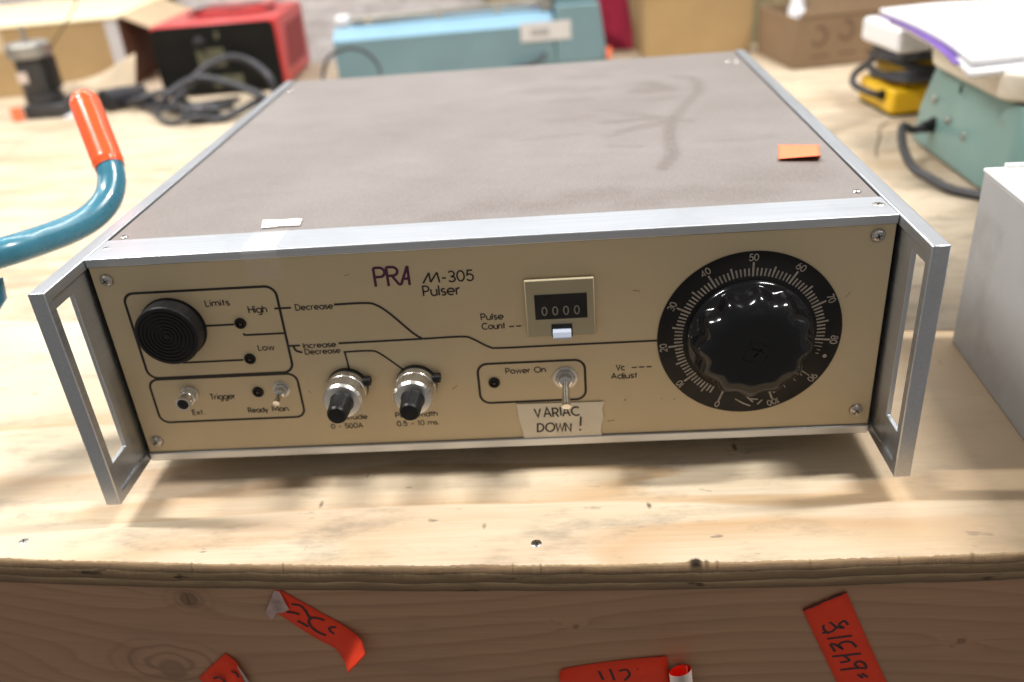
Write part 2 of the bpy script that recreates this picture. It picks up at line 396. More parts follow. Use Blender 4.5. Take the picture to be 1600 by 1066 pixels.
GL = {
 'a': (.70, [arc(.33, .33, .33, .33, 0, 360), [(.66, X), (.66, 0)]]), 'b': (.70, [arc(.33, .33, .33, .33, 0, 360), [(0, 1), (0, 0)]]),
 'c': (.62, [arc(.33, .33, .33, .33, 50, 310)]), 'd': (.70, [arc(.33, .33, .33, .33, 0, 360), [(.66, 1), (.66, 0)]]),
 'e': (.70, [[(0, .33), (.66, .33)] + arc(.33, .33, .33, .33, 0, 310)]), 'g': (.70, [arc(.33, .33, .33, .33, 0, 360), [(.66, X), (.66, -.1)] + arc(.36, -.1, .3, .22, 0, -130)]),
 'h': (.56, [[(0, 1), (0, 0)], [(0, .38)] + arc(.26, .40, .26, .26, 170, 0) + [(.52, 0)]]), 'i': (.10, [[(.03, X), (.03, 0)], [(.03, .98), (.03, .84)]]),
 'j': (.1, [[(.03, X), (.03, -.2)], [(.03, .98), (.03, .84)]]),
 'l': (.10, [[(.03, 1), (.03, 0)]]), 'm': (.92, [[(0, X), (0, 0)], arc(.22, .43, .22, .23, 180, 0) + [(.44, 0)], arc(.66, .43, .22, .23, 180, 0) + [(.88, 0)]]),
 'n': (.56, [[(0, X), (0, 0)], arc(.26, .40, .26, .26, 170, 0) + [(.52, 0)]]), 'o': (.70, [arc(.33, .33, .33, .33, 0, 360)]),
 'p': (.70, [arc(.33, .33, .33, .33, 0, 360), [(0, X), (0, -.32)]]), 'r': (.34, [[(0, X), (0, 0)], arc(.24, .38, .24, .27, 170, 70)]),
 's': (.42, [arc(.2, .49, .18, .17, 40, 250) + arc(.2, .17, .19, .17, 70, -150)]), 't': (.34, [[(.14, .95), (.14, 0)], [(0, X), (.3, X)]]),
 'u': (.58, [[(0, X)] + arc(.27, .27, .27, .27, 180, 360) + [(.54, X)], [(.54, .3), (.54, 0)]]), 'w': (.86, [[(0, X), (.2, 0), (.42, X), (.64, 0), (.84, X)]]),
 'y': (.56, [[(0, X), (.27, 0)], [(.54, X), (.16, -.32)]]), 'x': (.5, [[(0, X), (.46, 0)], [(.46, X), (0, 0)]]),
 'A': (.74, [[(0, 0), (.35, 1), (.70, 0)], [(.14, .34), (.56, .34)]]), 'C': (.86, [arc(.5, .5, .5, .5, 50, 310)]), 'D': (.76, [[(0, 0), (0, 1), (.2, 1)] + arc(.22, .5, .5, .5, 90, -90) + [(0, 0)]]),
 'E': (.52, [[(.48, 1), (0, 1), (0, 0), (.48, 0)], [(0, .52), (.42, .52)]]), 'H': (.68, [[(0, 1), (0, 0)], [(.64, 1), (.64, 0)], [(0, .52), (.64, .52)]]),
 'I': (.1, [[(.03, 1), (.03, 0)]]), 'L': (.46, [[(0, 1), (0, 0), (.42, 0)]]), 'M': (.92, [[(0, 0), (0, 1), (.44, .2), (.88, 1), (.88, 0)]]),
 'N': (.7, [[(0, 0), (0, 1), (.64, 0), (.64, 1)]]),
 'O': (1.0, [arc(.48, .5, .48, .5, 0, 360, 22)]), 'P': (.58, [[(0, 0), (0, 1), (.26, 1)] + arc(.27, .73, .27, .27, 90, -90) + [(0, .46)]]),
 'R': (.6, [[(0, 0), (0, 1), (.26, 1)] + arc(.27, .73, .27, .27, 90, -90) + [(0, .46)], [(.26, .46), (.56, 0)]]),
 'T': (.56, [[(.27, 1), (.27, 0)], [(0, 1), (.54, 1)]]), 'V': (.68, [[(0, 1), (.33, 0), (.66, 1)]]), 'W': (1.0, [[(0, 1), (.24, 0), (.48, .9), (.72, 0), (.96, 1)]]),
 '0': (.62, [arc(.29, .5, .29, .5, 0, 360, 18)]), '1': (.34, [[(.05, .8), (.22, 1), (.22, 0)]]), '2': (.58, [arc(.27, .72, .26, .28, 170, -35) + [(.02, 0), (.54, 0)]]),
 '3': (.58, [arc(.26, .74, .24, .26, 150, -90) + arc(.26, .24, .28, .25, 90, -150)]), '4': (.62, [[(.42, 0), (.42, 1), (0, .26), (.56, .26)]]),
 '5': (.58, [[(.5, 1), (.12, 1), (.06, .56)] + arc(.26, .32, .28, .32, 130, -150)]), '6': (.60, [arc(.28, .3, .28, .3, 0, 360), [(.02, .38), (.12, .72), (.36, 1)]]),
 '7': (.56, [[(0, 1), (.52, 1), (.16, 0)]]), '8': (.60, [arc(.28, .76, .21, .24, 0, 360), arc(.28, .27, .28, .27, 0, 360)]),
 '9': (.60, [arc(.28, .7, .28, .3, 0, 360), [(.54, .62), (.44, .28), (.2, 0)]]),
 '-': (.44, [[(.06, .38), (.38, .38)]]), '.': (.14, [[(.04, 0), (.04, .13)]]), ' ': (.34, []), '!': (.2, [[(.08, 1), (.06, .34)], [(.05, .12), (.05, 0)]]),
}
def text_width(t, gap): return sum(GL[c][0] + gap for c in t) - gap
DEPTH = [0]
def text(mb, t, x0, z0, h, T, w=0.12, width=None, gap=0.14, jit=0.0, slant=0.0, mi=0):
    """stroke lettering from (x0,z0), cap height h, squeezed to width"""
    k = (width / (text_width(t, gap) * h)) if width else 1.0
    cx = 0.0
    for ch in t:
        gw, strokes = GL[ch]
        jx, jz, js = random.uniform(-jit, jit), random.uniform(-jit, jit), 1 + random.uniform(-jit, jit)
        for st in strokes:
            pts = [(x0 + ((cx + jx + (a + slant * b) * js) * k) * h, z0 + (b * js + jz) * h) for a, b in st]
            cl = len(st) > 8 and abs(st[0][0] - st[-1][0]) < 1e-6 and abs(st[0][1] - st[-1][1]) < 1e-6
            DEPTH[0] = (DEPTH[0] + 1) % 40
            ribbon(mb, pts, w * h, T, DEPTH[0] * 2.5e-6, cl, mi)
        cx += gw + gap
def front(y0):
    return lambda p: (p[0], y0 - p[2], p[1])
def box_obj(name, m, parent, x0, x1, y0, y1, z0, z1, bevel=0.001, world=True, seg=2):
    return MB().box(x0, x1, y0, y1, z0, z1).build(name, m, parent, bevel, seg, world=world)
def screw(name, parent, c, axis, r, m=M_NICKEL, h=None, slot='cross', world=True):
    h = h or r * 0.45
    o = MB().lathe([(r, 0), (r, h * .3), (r * .8, h * .8), (r * .45, h), (0.0001, h)], c, axis, 20).build(name, m, parent, world=world)
    a = Vector(axis).normalized(); t = Vector((0, 0, 1)) if abs(a.z) < .9 else Vector((1, 0, 0)); u = t.cross(a).normalized(); w = a.cross(u)
    ang = random.uniform(0, 1.5); u, w = math.cos(ang) * u + math.sin(ang) * w, -math.sin(ang) * u + math.cos(ang) * w
    mb = MB(); c = Vector(c)
    for p, q in ((u, w), (w, u)) if slot == 'cross' else ((u, w),):
        e = 0.00004 if p is u else 0.00008
        vs = [c + a * (h + e) + p * (sx * r * .55) + q * (sq * r * .11) for sx, sq in ((-1, -1), (1, -1), (1, 1), (-1, 1))]
        mb.add(vs, [(0, 1, 2, 3)])
    mb.build('screw_recess', M_DARK, o, smooth=0, recalc=False, world=world)
    return o

ZT = -0.016      # bench surface; the instrument's underside frame is z = 0
# ------------------------------------------------------------------ setting
def wallbox(name, m, x0, x1, y0, y1, z0, z1):
    o = MB().box(x0, x1, y0, y1, z0, z1).build(name, m, None, smooth=0); o['kind'] = 'structure'; return o
wallbox('back_wall', M_WALL, -3.0, 0.10, 1.70, 1.80, -0.9, 0.34)
wallbox('back_wall', M_BOARDS, 0.103, 3.2, 1.70, 1.80, -0.9, 0.34)

# ------------------------------------------------------------------ workbench
bench = empty('workbench', (0.2, 0.6, ZT), 'long plywood workbench with a pine board along its front', 'workbench')
_ex = np.array([-.065, .0877, .2298, .363, .492]); _ey = np.array([-.0694, -.0785, -.0875, -.0907, -.0879])
_pc = np.polyfit(_ex, _ey, 2)
def ye(x):
    if x < -.1: return float(np.polyval(_pc, -.1) + (x + .1) * (2 * _pc[0] * -.1 + _pc[1]))
    if x > .5: return float(np.polyval(_pc, .5) + (x - .5) * .02)
    return float(np.polyval(_pc, x))
def seam(x): return 0.150 - 0.13 * (x - 0.53) if x > -.3 else 0.150 + .13 * .83
THK = 0.018
xs = np.concatenate([np.linspace(-1.05, -.13, 120)[:-1], np.linspace(-.13, .56, 1400), np.linspace(.56, 1.25, 90)[1:]]); NX = len(xs)
chip = np.convolve(rng.normal(0, 1, NX), np.ones(5) / 5, 'same') * 0.00045 + np.convolve(rng.normal(0, 1, NX), np.ones(60) / 60, 'same') * 0.0012
notch_shade = np.zeros(NX); sm_ = lambda n, a: np.convolve(rng.normal(0, 1, NX), np.ones(n) / n, 'same') * a  # mask that paints the shade inside the edge notches
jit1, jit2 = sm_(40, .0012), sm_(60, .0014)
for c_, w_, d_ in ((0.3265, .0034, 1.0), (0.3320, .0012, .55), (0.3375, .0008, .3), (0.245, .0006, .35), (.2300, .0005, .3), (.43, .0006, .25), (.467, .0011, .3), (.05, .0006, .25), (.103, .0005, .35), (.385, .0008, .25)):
    notch_shade = np.maximum(notch_shade, d_ * np.exp(-((xs - c_) / w_) ** 4)); chip += d_ * .0021 * np.exp(-((xs - c_) / w_) ** 2)
mb = MB(); rows = []
for i, x in enumerate(xs):
    e = ye(x); c_ = max(0.0, chip[i] + .0004)
    rows.append([(x, seam(x) - .0008, ZT), (x, e + 0.03, ZT), (x, e + .0026 + c_, ZT), (x, e + .0012 + c_, ZT - .0002), (x, e + .0004 + c_ * .35, ZT - .0011 - c_ * .3),
                 (x, e + jit1[i], ZT - .006), (x, e + jit2[i], ZT - .012), (x, e + .0004, ZT - THK), (x, seam(x) - .0008, ZT - THK)])
n = len(rows[0])
for r in rows: mb.v += r
for i in range(len(rows) - 1):
    for k in range(n - 1):
        mb.f.append((i * n + k, (i + 1) * n + k, (i + 1) * n + k + 1, i * n + k + 1)); mb.m.append(1 if k >= 3 else 0)
    mb.f.append((i * n + n - 1, (i + 1) * n + n - 1, (i + 1) * n, i * n)); mb.m.append(1)
mb.f.append(tuple(range(n))); mb.m.append(1); mb.f.append(tuple((len(rows) - 1) * n + k for k in range(n))[::-1]); mb.m.append(1)
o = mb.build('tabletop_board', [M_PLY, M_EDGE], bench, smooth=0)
o.data.polygons.foreach_set('use_smooth', [m_ == 1 for m_ in mb.m])
at = o.data.attributes.new('notch_shade', 'FLOAT', 'POINT'); at.data.foreach_set('value', [float(notch_shade[i] * (0, 0, 0, .9, 1, .22, 0, 0, 0)[k]) for i in range(NX) for k in range(9)])
mb = MB(); xr = np.linspace(-1.05, 1.25, 24)
back = lambda x: 1.372 - 0.14 * (x - 0.1)
pts = [(x, seam(x) + .0006) for x in xr] + [(x, back(x)) for x in xr[::-1]]
mb.prism(pts, ZT - THK, ZT - .0004, lambda p: p)
mb.build('tabletop_board', M_PLY2, bench, bevel=.0008)
# pine front board, with its knots as grain distortion
KN = [(.0407, -.0445, .0052, 1.0), (.262, -.0628, .0016, .9), (.4723, -.080, .0022, .9), (.0145, -.1040, .0085, .6), (.4680, -.0835, .001, .7), (.19, -.118, .004, .6), (.2485, -.0585, .0007, .4)]
bx = np.concatenate([np.linspace(-1.05, -.14, 40), np.linspace(-.135, .56, 600), np.linspace(.57, 1.25, 40)]); bz = np.linspace(ZT - THK - .0012, -.155, 100)
mb = MB(); ybm = lambda x: ye(x) + .0022
nz = len(bz); gatt = []; katt = []
for x in bx:
    for z in bz:
        mb.v.append((x, ybm(x), z))
        g_ = z * 95 + x * 3.2 + 3.0 * math.exp(-((x + .02) / .11) ** 2 - ((z + .115) / .022) ** 2) + 1.6 * math.sin(x * 9 + 1); k_ = 0
        for kx, kz, kr, ks in KN:
            dx, dz = (x - kx), (z - kz)
            q = math.hypot(dx / (kr * 2.6), dz / (kr * 1.3)); g_ += (1 if dz > 0 else -1) * 1.7 * ks * math.exp(-q * .62) * min(1.0, abs(dz) / (kr * .5))
            q2 = math.hypot(dx / kr, dz / (kr * .95)); k_ = max(k_, ks * (0.62 / (1 + math.exp(min(60, (q2 - .92) * 12))) + .38 * math.exp(-((q2 - .95) / .18) ** 2)))
        if abs(x - .0407 + .0002) < .0003 + .0002 and abs(z + .0455) < .0040: k_ = 1.0
        kx, kz = .0145, -.0985; q = math.hypot((x - kx) / .017, (z - kz) / .0095); k_ = max(k_, .50 * max(0, math.sin(q * 9 + .6 * math.sin(x * 300))) ** 2 * math.exp(-((q - 1.2) / 1.1) ** 2)) if z < -.078 else k_
        kx, kz = .0407, -.0445; q = math.hypot((x - kx) / .0085, (z - kz) / .0065); k_ = max(k_, .35 * max(0, math.sin(q * 8 + .5 * math.sin(x * 700))) ** 2 * math.exp(-((q - 1.1) / .7) ** 2))
        gatt.append(g_); katt.append(k_)
for i in range(len(bx) - 1):
    for k in range(nz - 1): mb.f.append((i * nz + k, i * nz + k + 1, (i + 1) * nz + k + 1, (i + 1) * nz + k)); mb.m.append(0)
nb = len(bx) * nz
for x in bx: mb.v += [(x, ybm(x) + .038, bz[0]), (x, ybm(x) + .038, bz[-1])]
for i in range(len(bx) - 1):
    a, c_ = nb + 2 * i, nb + 2 * i + 2
    mb.f += [(i * nz, (i + 1) * nz, c_, a), (i * nz + nz - 1, a + 1, c_ + 1, (i + 1) * nz + nz - 1), (a, c_, c_ + 1, a + 1)]; mb.m += [0] * 3
o = mb.build('front_board', M_BEAM, bench, smooth=40)
for nm, data in (('grain', gatt), ('knot', katt)):
    at = o.data.attributes.new(nm, 'FLOAT', 'POINT'); at.data.foreach_set('value', data + [0.0] * (len(mb.v) - nb))
for q in ((-.0600, -.0536), (.2425, -.0692)):
    screw('screw', bench, (q[0], q[1], ZT - .0006), (0, 0, 1), .0034, M_STEELGREY if q[0] < .1 else M_NICKEL, .0010)

# ------------------------------------------------------------------ the instrument
PW, PH, PD, HL, ST = 0.44, 0.1373, 0.459, 0.0431, 0.0094
inst = empty('electronic_instrument', (PW / 2, PD / 2, ZT), 'wide beige electronic instrument with a big black dial, aluminium handles and a dusty brown top', 'instrument')
# side plates whose front ends are slotted handles
for sx in (-1, 1):
    xa, xb = (-ST, -.0004) if sx < 0 else (PW + .0004, PW + ST)
    T = lambda p: (p[2], p[0], p[1])
    def frame(mb, o4, i4, ca, cb):
        vs = [T((a, b, c)) for c in (ca, cb) for a, b in o4 + i4]; fs = []
        for o_ in (0, 8):
            fs += [(o_ + k, o_ + (k + 1) % 4, o_ + 4 + (k + 1) % 4, o_ + 4 + k) for k in range(4)]
        fs += [(k, (k + 1) % 4, 8 + (k + 1) % 4, 8 + k) for k in range(4)] + [(4 + k, 4 + (k + 1) % 4, 12 + (k + 1) % 4, 12 + k) for k in range(4)]
        mb.add(vs, fs)
    R4 = lambda a0, a1, b0, b1: [(a0, b0), (a1, b0), (a1, b1), (a0, b1)]
    mb = MB(); frame(mb, R4(-HL, PD, 0, PH), R4(-.0372, PD - .006, .0062, PH - .0062), xa, xb)
    o = mb.build('side_handle', M_ALU_Y, inst, bevel=.0007)
    wa, wb = (xb - .0045, xb - .0017) if sx < 0 else (xa + .0017, xa + .0045)
    mb = MB(); frame(mb, R4(-.0374, PD - .0058, .0060, PH - .0060), R4(-.0345, -.0165, .0235, .1245), wa, wb)
    mb.build('slotted_web', M_ALU_Y, o, bevel=.0004)
# frame rails
mb = MB()
mb.prism([(0, PH), (.0285, PH), (.0285, PH - .004), (.004, PH - .004), (.004, PH - .0052), (0, PH - .0052)], .0002, PW - .0002, lambda p: (p[2], p[0], p[1]))
top_rail = mb.build('frame_rail', M_ALU_X, inst, bevel=.0008)
mb = MB(); mb.prism([(-.0004, .0056), (.004, .0056), (.004, .0045), (.03, .0045), (.03, 0), (-.0004, .0)], .0002, PW - .0002, lambda p: (p[2], p[0], p[1]))
mb.build('frame_rail', M_ALU_X, inst, bevel=.0009)
screw('screw', top_rail, (.4345, .0160, PH - .0004), (0, 0, 1), .0034, M_NICKEL, .0009)
screw('screw', top_rail, (.0052, .0165, PH - .0006), (0, 0, 1), .0022, M_NICKEL, .0008)
# top cover: dense sheet carrying wiped dust marks and a painted reflection falloff
nx, ny = 230, 230; gx = np.linspace(.0006, PW - .0006, nx); gy = np.linspace(.0288, PD - .001, ny)
AX, AY = np.meshgrid(gx, gy, indexing='ij'); wipe_shade = np.zeros_like(AX)
def stroke(pl, rad, amt):
    global wipe_shade
    for (x0, y0), (x1, y1) in zip(pl[:-1], pl[1:]):
        dx, dy = x1 - x0, y1 - y0; t = np.clip(((AX - x0) * dx + (AY - y0) * dy) / (dx * dx + dy * dy), 0, 1)
        d = np.hypot(AX - x0 - t * dx, AY - y0 - t * dy)
        wipe_shade = np.maximum(wipe_shade, amt / (1 + np.exp((d - rad) / (rad * .28))))
stroke([(.352, .226), (.346, .200), (.342, .171), (.340, .133), (.330, .104)], .0042, .95)
stroke([(.300, .223), (.330, .226), (.350, .217), (.362, .212)], .0036, .7); stroke([(.309, .196), (.330, .210), (.352, .216)], .003, .75)
stroke([(.318, .243), (.335, .232), (.352, .224)], .0028, .7); stroke([(.300, .185), (.322, .198), (.34, .206)], .0022, .6)
stroke([(.352, .222), (.366, .262), (.381, .300), (.387, .335), (.383, .357), (.372, .363)], .0048, .62)
stroke([(.346, .343), (.358, .318), (.338, .322)], .009, .7); stroke([(.329, .315), (.345, .310)], .005, .6)
stroke([(.300, .262), (.318, .252), (.335, .240)], .0022, .4); stroke([(.372, .236), (.392, .244)], .005, .3); stroke([(.345, .285), (.36, .29)], .008, .3); stroke([(.28, .33), (.30, .336)], .006, .35)
stroke([(.30, .160), (.32, .155)], .003, .45); stroke([(.36, .16), (.39, .155), (.41, .16)], .004, .3)
stroke([(.262, .300), (.29, .302)], .006, .35); stroke([(.26, .235), (.29, .243)], .004, .35); stroke([(.24, .19), (.28, .196)], .003, .3)
for cx_, cy_, rr, am in ((.225, .052, .010, .5), (.255, .047, .009, .55), (.285, .060, .012, .6), (.31, .043, .008, .55), (.335, .055, .01, .5), (.20, .038, .008, .4), (.37, .05, .012, .5), (.395, .075, .015, .45),
                         (.26, .345, .012, .3), (.29, .39, .012, .35), (.31, .415, .01, .3), (.41, .25, .02, .3), (.12, .22, .02, .15), (.05, .12, .02, .2)):
    stroke([(cx_ - rr, cy_), (cx_ + rr, cy_ + .002)], rr, am)
wipe_shade *= 0.80 + .35 * rng.random(wipe_shade.shape)
wipe_shade += 0.30 * np.clip((AX - .16) / .3, 0, 1) + .22 * np.clip((.16 - AY) / .15, 0, 1)  # painted falloff of reflected light, darker towards right and front
wipe_shade = np.clip(wipe_shade, 0, 1)
ZC = PH - .0012
mb = MB(); mb.v = [(float(a), float(b), ZC) for a in gx for b in gy]
mb.f = [(i * ny + j, (i + 1) * ny + j, (i + 1) * ny + j + 1, i * ny + j + 1) for i in range(nx - 1) for j in range(ny - 1)]
n0 = len(mb.v); mb.v += [(gx[0], gy[0], ZC - .002), (gx[-1], gy[0], ZC - .002), (gx[-1], gy[-1], .002), (gx[0], gy[-1], .002)]
mb.f += [(0, n0, n0 + 1, (nx - 1) * ny), (ny - 1, nx * ny - 1, n0 + 2, n0 + 3)]
mb.m = [0] * len(mb.f)
cover = mb.build('top_cover', M_COVER, inst, smooth=0)
at = cover.data.attributes.new('wipe_shade', 'FLOAT', 'POINT'); at.data.foreach_set('value', list(wipe_shade.ravel()) + [0.0] * 4)
for q in ((.0065, .412), (.4255, .411), (.4325, .4065), (.4305, .0400), (.0075, .0345)):
    screw('screw', cover, (q[0], q[1], ZC), (0, 0, 1), .0024, M_CHROME, .0012)
MB().box(.002, PW - .002, .032, PD - .004, .0012, .0045).build('bottom_plate', M_ALU_Y, inst)
for fx in (.05, PW - .05):
    for fy in (.09, PD - .05):
        MB().lathe([(.008, 0), (.010, .0155), (.010, .0172)], (fx, fy, ZT), (0, 0, 1), 20).build('rubber_foot', M_BLACKP, inst)
# front panel
FY = .0012
panel = MB().box(.0004, PW - .0004, FY, FY + .002, .0059, PH - .0056).build('front_panel', M_PANEL, inst)
TF = front(FY - .00012)
mb = MB()
def rrect(x0, x1, z0, z1, r):
    return arc(x1 - r, z1 - r, r, r, 90, 0, 8) + arc(x1 - r, z0 + r, r, r, 0, -90, 8) + arc(x0 + r, z0 + r, r, r, -90, -180, 8) + arc(x0 + r, z1 - r, r, r, 180, 90, 8)
LW = .00125
def line(pts, w=LW, closed=False):
    DEPTH[0] = (DEPTH[0] + 1) % 40; ribbon(mb, pts, w, TF, DEPTH[0] * 2.5e-6, closed)
def curve2(pts, k=6): return [(q.x, q.y) for q in catmull([(a, b, 0) for a, b in pts], k)]
line(rrect(.0148, .1030, .0590, .1150, .0062), .00155, True)
line(rrect(.0136, .1040, .0274, .0580, .0058), .00145, True)
line(rrect(.2115, .2740, .0315, .0584, .0060), .00145, True)
line([(.0569, .0922), (.0745, .0922)]); line([(.0785, .0862), (.0792, .0850), (.1030, .0850)])
line([(.0375, .072), (.0383, .0687), (.0745, .0687)])
line([(.1000, .1010), (.1096, .1010)]); line([(.1035, .0765), (.1100, .0765)]); line(curve2([(.1060, .0763), (.1072, .0732), (.1105, .0718)]), .0014)
line(curve2([(.1345, .1016), (.1515, .1016), (.1580, .1002), (.1650, .0945), (.1765, .0815), (.1815, .0774)]), .00135)
line(curve2([(.1328, .0767), (.1560, .0768), (.1815, .0770), (.2045, .0772), (.2105, .0755), (.2195, .0698), (.2265, .0686), (.26, .0686), (.3166, .0686)]), .00125)
line(curve2([(.1347, .0708), (.1500, .0708), (.1560, .0686), (.1680, .0572)]), .00115); line([(.1355, .0705), (.1362, .0580)], .0011)
for x0 in (.2322, .2362): line([(x0, .0822), (x0 + .0028, .0822)], .0007)
for x0 in (.3010, .3052, .3094): line([(x0, .0516), (x0 + .0030, .0516)], .0007)
mb.build('printed_lines', M_INK, panel, smooth=0, recalc=False)
for x0, z0, x1, z1, w_ in ((.2966, .0292, .2972, .0300, .0007), (.3180, .0296, .3186, .0292, .0006), (.3255, .0284, .3259, .0292, .0006), (.1432, .1190, .1462, .1196, .00025), (.1950, .0420, .1985, .0446, .00022), (.4180, .0900, .4200, .0935, .00022), (.3020, .1010, .3062, .1002, .00025), (.1090, .0455, .1108, .0440, .0003), (.2860, .0150, .2905, .0156, .0003)):
    mb = MB(); line([(x0, z0), ((x0 + x1) / 2 + .0001, (z0 + z1) / 2), (x1, z1)], w_)
    mb.build('scuff_mark', M_DARKSCUFF, panel, smooth=0, recalc=False)
def lab(t, x0, x1, z0, h, w=.17):
    mb = MB(); text(mb, t, x0, z0, h, TF, w, x1 - x0); mb.build('lettering', M_INK, panel, smooth=0, recalc=False)
lab('Limits', .0611, .0750, .1046, .0038); lab('High', .0850, .0955, .0990, .0042); lab('Low', .0852, .0946, .0745, .0036)
lab('Decrease', .1122, .1337, .0992, .0036); lab('Increase', .1118, .1312, .0746, .0034); lab('Decrease', .1122, .1330, .0704, .0034)
lab('Trigger', .0487, .0640, .0424, .0038); lab('Ext.', .0350, .0425, .0322, .0034); lab('Ready', .0698, .0818, .0320, .0034); lab('Man.', .0848, .0955, .0322, .0034)
lab('Amplitude', .1185, .1418, .0240, .0034); lab('0 - 500A', .1185, .1380, .0178, .0033); lab('Pulse Width', .1592, .1845, .0240, .0034); lab('0.5 - 10 ms.', .1592, .1848, .0178, .0033)
lab('Power On', .2280, .2512, .0512, .0036); lab('Pulse', .2168, .2295, .0872, .0038); lab('Count', .2168, .2300, .0812, .0038)
lab('Vc', .2921, .2972, .0502, .0036); lab('Adjust', .2892, .3042, .0446, .0036)
TF2 = TF; mb = MB()
text(mb, '-305', .1970, .1120, .0062, TF2, .15, .0180)
for st_ in ([(.1866, .1118), (.1905, .1180)], [(.1905, .1180), (.1908, .1122)], [(.1908, .1122), (.1950, .1180)], [(.1950, .1180), (.1958, .1118)]):
    ribbon(mb, st_, .0010, TF2, DEPTH[0] * 2.5e-6); DEPTH[0] += 1
mb.build('lettering', M_INK, panel, smooth=0, recalc=False); mb = MB()
text(mb, 'Pulser', .1860, .1040, .0060, TF2, .15, .0206)
mb.build('lettering', M_INK, panel, smooth=0, recalc=False)
mb = MB()
for i, st_ in enumerate(([(.1600, .1112), (.1600, .1226)], [(.1600, .1226)] + arc(.1630, .1198, .0030, .0028, 90, -90) + [(.1602, .1170)],
             [(.1672, .1112), (.1672, .1226)], [(.1672, .1226)] + arc(.1702, .1200, .0030, .0026, 90, -90) + [(.1674, .1174)], [(.1698, .1174), (.1728, .1124), (.1742, .1116)],
             [(.1742, .1116), (.1790, .1228)], [(.1790, .1228), (.1790, .1112)], [(.1762, .1152), (.1788, .1152)])):
    ribbon(mb, st_, .00155, TF, i * 4e-6)
mb.build('logo', M_PURPLE, panel, smooth=0, recalc=False)
for i, q in enumerate(((.0085, .1238), (.4308, .1257), (.0072, .0138), (.4316, .0160))):
    w_ = MB().lathe([(.0040, 0), (.0040, .0004), (.0034, .0012), (.0025, .0012)], (q[0], FY, q[1]), (0, -1, 0), 24).build('panel_screw', M_NICKEL, inst)
    screw('screw', w_, (q[0], FY - .0008, q[1]), (0, -1, 0), .0030, M_NICKEL, .0014)
# buzzer with concentric grooves
def knurl(k0, k1, n, a): return lambda th, k, r: r * (1 + a * (1 if int(th * n / math.pi) % 2 else -1)) if k0 <= k <= k1 else r
prof = [(.0192, 0), (.0192, .0012), (.0185, .0014), (.0185, .0100), (.0178, .0108), (.0165, .0110)]
for k in range(7):
    r0 = .0160 - k * .0022; prof += [(r0, .0110), (r0 - .0002, .0105), (r0 - .0009, .0105), (r0 - .0011, .0110)]
prof += [(.0004, .0110)]
MB().lathe(prof, (.0388, FY, .0920), (0, -1, 0), 144, knurl(2, 3, 72, .004)).build('buzzer', M_BLACKP, inst, smooth=30)
for q in ((.0784, .0928), (.0788, .0693), (.0786, .0464), (.2206, .0456)):
    o = MB().lathe([(.0034, 0), (.0034, .0008), (.0030, .0013), (.0020, .0013), (.0019, .0004), (.0002, .0004)], (q[0], FY, q[1]), (0, -1, 0), 24).build('indicator_light', M_BLACKP, inst)
    MB().lathe([(.0017, .0002), (.0016, .0008), (.0009, .0014), (.0001, .0016)], (q[0], FY, q[1]), (0, -1, 0), 16).build('lens', M_REDLENS, o)
# trigger socket
o = MB().lathe([(.0054, 0), (.0054, .0018), (.0044, .0018), (.0044, .0045), (.0048, .0048), (.0048, .0060), (.0042, .0063), (.0042, .0125), (.0034, .0125), (.0034, .0050), (.0002, .0050)], (.0372, FY, .0475), (0, -1, 0), 28).build('trigger_socket', M_SATIN, inst)
mb = MB(); mb.lathe([(.0033, .0120), (.0033, .0123), (.0010, .0123), (.0010, .0110), (.0001, .0110)], (.0372, FY, .0475), (0, -1, 0), 20); mb.build('socket_insert', M_DARK, o)
for s_ in (-1, 1):
    MB().lathe([(.0008, 0), (.0008, .0012)], (.0372 + s_ * .0040, FY - .0095, .0475), (s_, 0, 0), 10).build('bayonet_lug', M_SATIN, o)
def toggle(c, r, lever, lr, drop):
    hexa = MB().lathe([(r, 0), (r, .0022), (r * .9, .0026), (r * .72, .0026)], (c[0], FY, c[1]), (0, -1, 0), 6).build('toggle_switch', M_NICKEL, inst, smooth=20)
    MB().lathe([(r * 1.25, 0), (r * 1.25, .0006), (r * .9, .0007)], (c[0], FY, c[1]), (0, -1, 0), 28).build('washer', M_SATIN, hexa)
    MB().lathe([(r * .66, 0), (r * .66, .0058), (r * .5, .0064), (r * .42, .0064)], (c[0], FY, c[1]), (0, -1, 0), 24).build('bushing', M_CHROME, hexa)
    a = Vector((c[0], FY - .005, c[1])); d = Vector((0, -math.cos(drop), -math.sin(drop)))
    MB().tube([a, a + d * lever * .5, a + d * lever * .93, a + d * lever], lr, 16, smooth=3, rs=lambda t: lr * (.72 + .32 * min(t * 1.2, 1)) * (1 if t < .93 else .7)).build('lever', M_CHROME, hexa)
toggle((.2624, .0468), .0058, .0168, .0026, math.radians(26))
toggle((.0932, .0476), .0042, .0085, .0019, math.radians(12))
# pulse counter
ctr = MB().box(.2425, .2808, FY - .0032, FY, .0760, .1113).build('counter', M_CTR, inst, bevel=.0006)
yf = FY - .0032
MB().box(.2476, .2766, yf - .0003, yf + .0002, .0872, .1026).build('window_frame', M_DARK, ctr, bevel=.0002)
mb = MB(); TC = front(yf - .00045)
for i in range(4): text(mb, '0', .2515 + i * .0060, .0900, .0050, TC, .15, .0028)
mb.build('digits', M_BARCODE2, ctr, smooth=0, recalc=False)
MB().box(.2562, .2678, yf - .0004, yf, .0758, .0838).build('button_slot', M_DARK, ctr)
MB().prism([(yf, .0764), (yf - .0050, .0766), (yf - .0054, .0778), (yf - .0036, .0806), (yf, .0812)], .2568, .2672, lambda p: (p[2], p[0], p[1])).build('reset_button', M_GREYBTN, ctr, bevel=.0004)
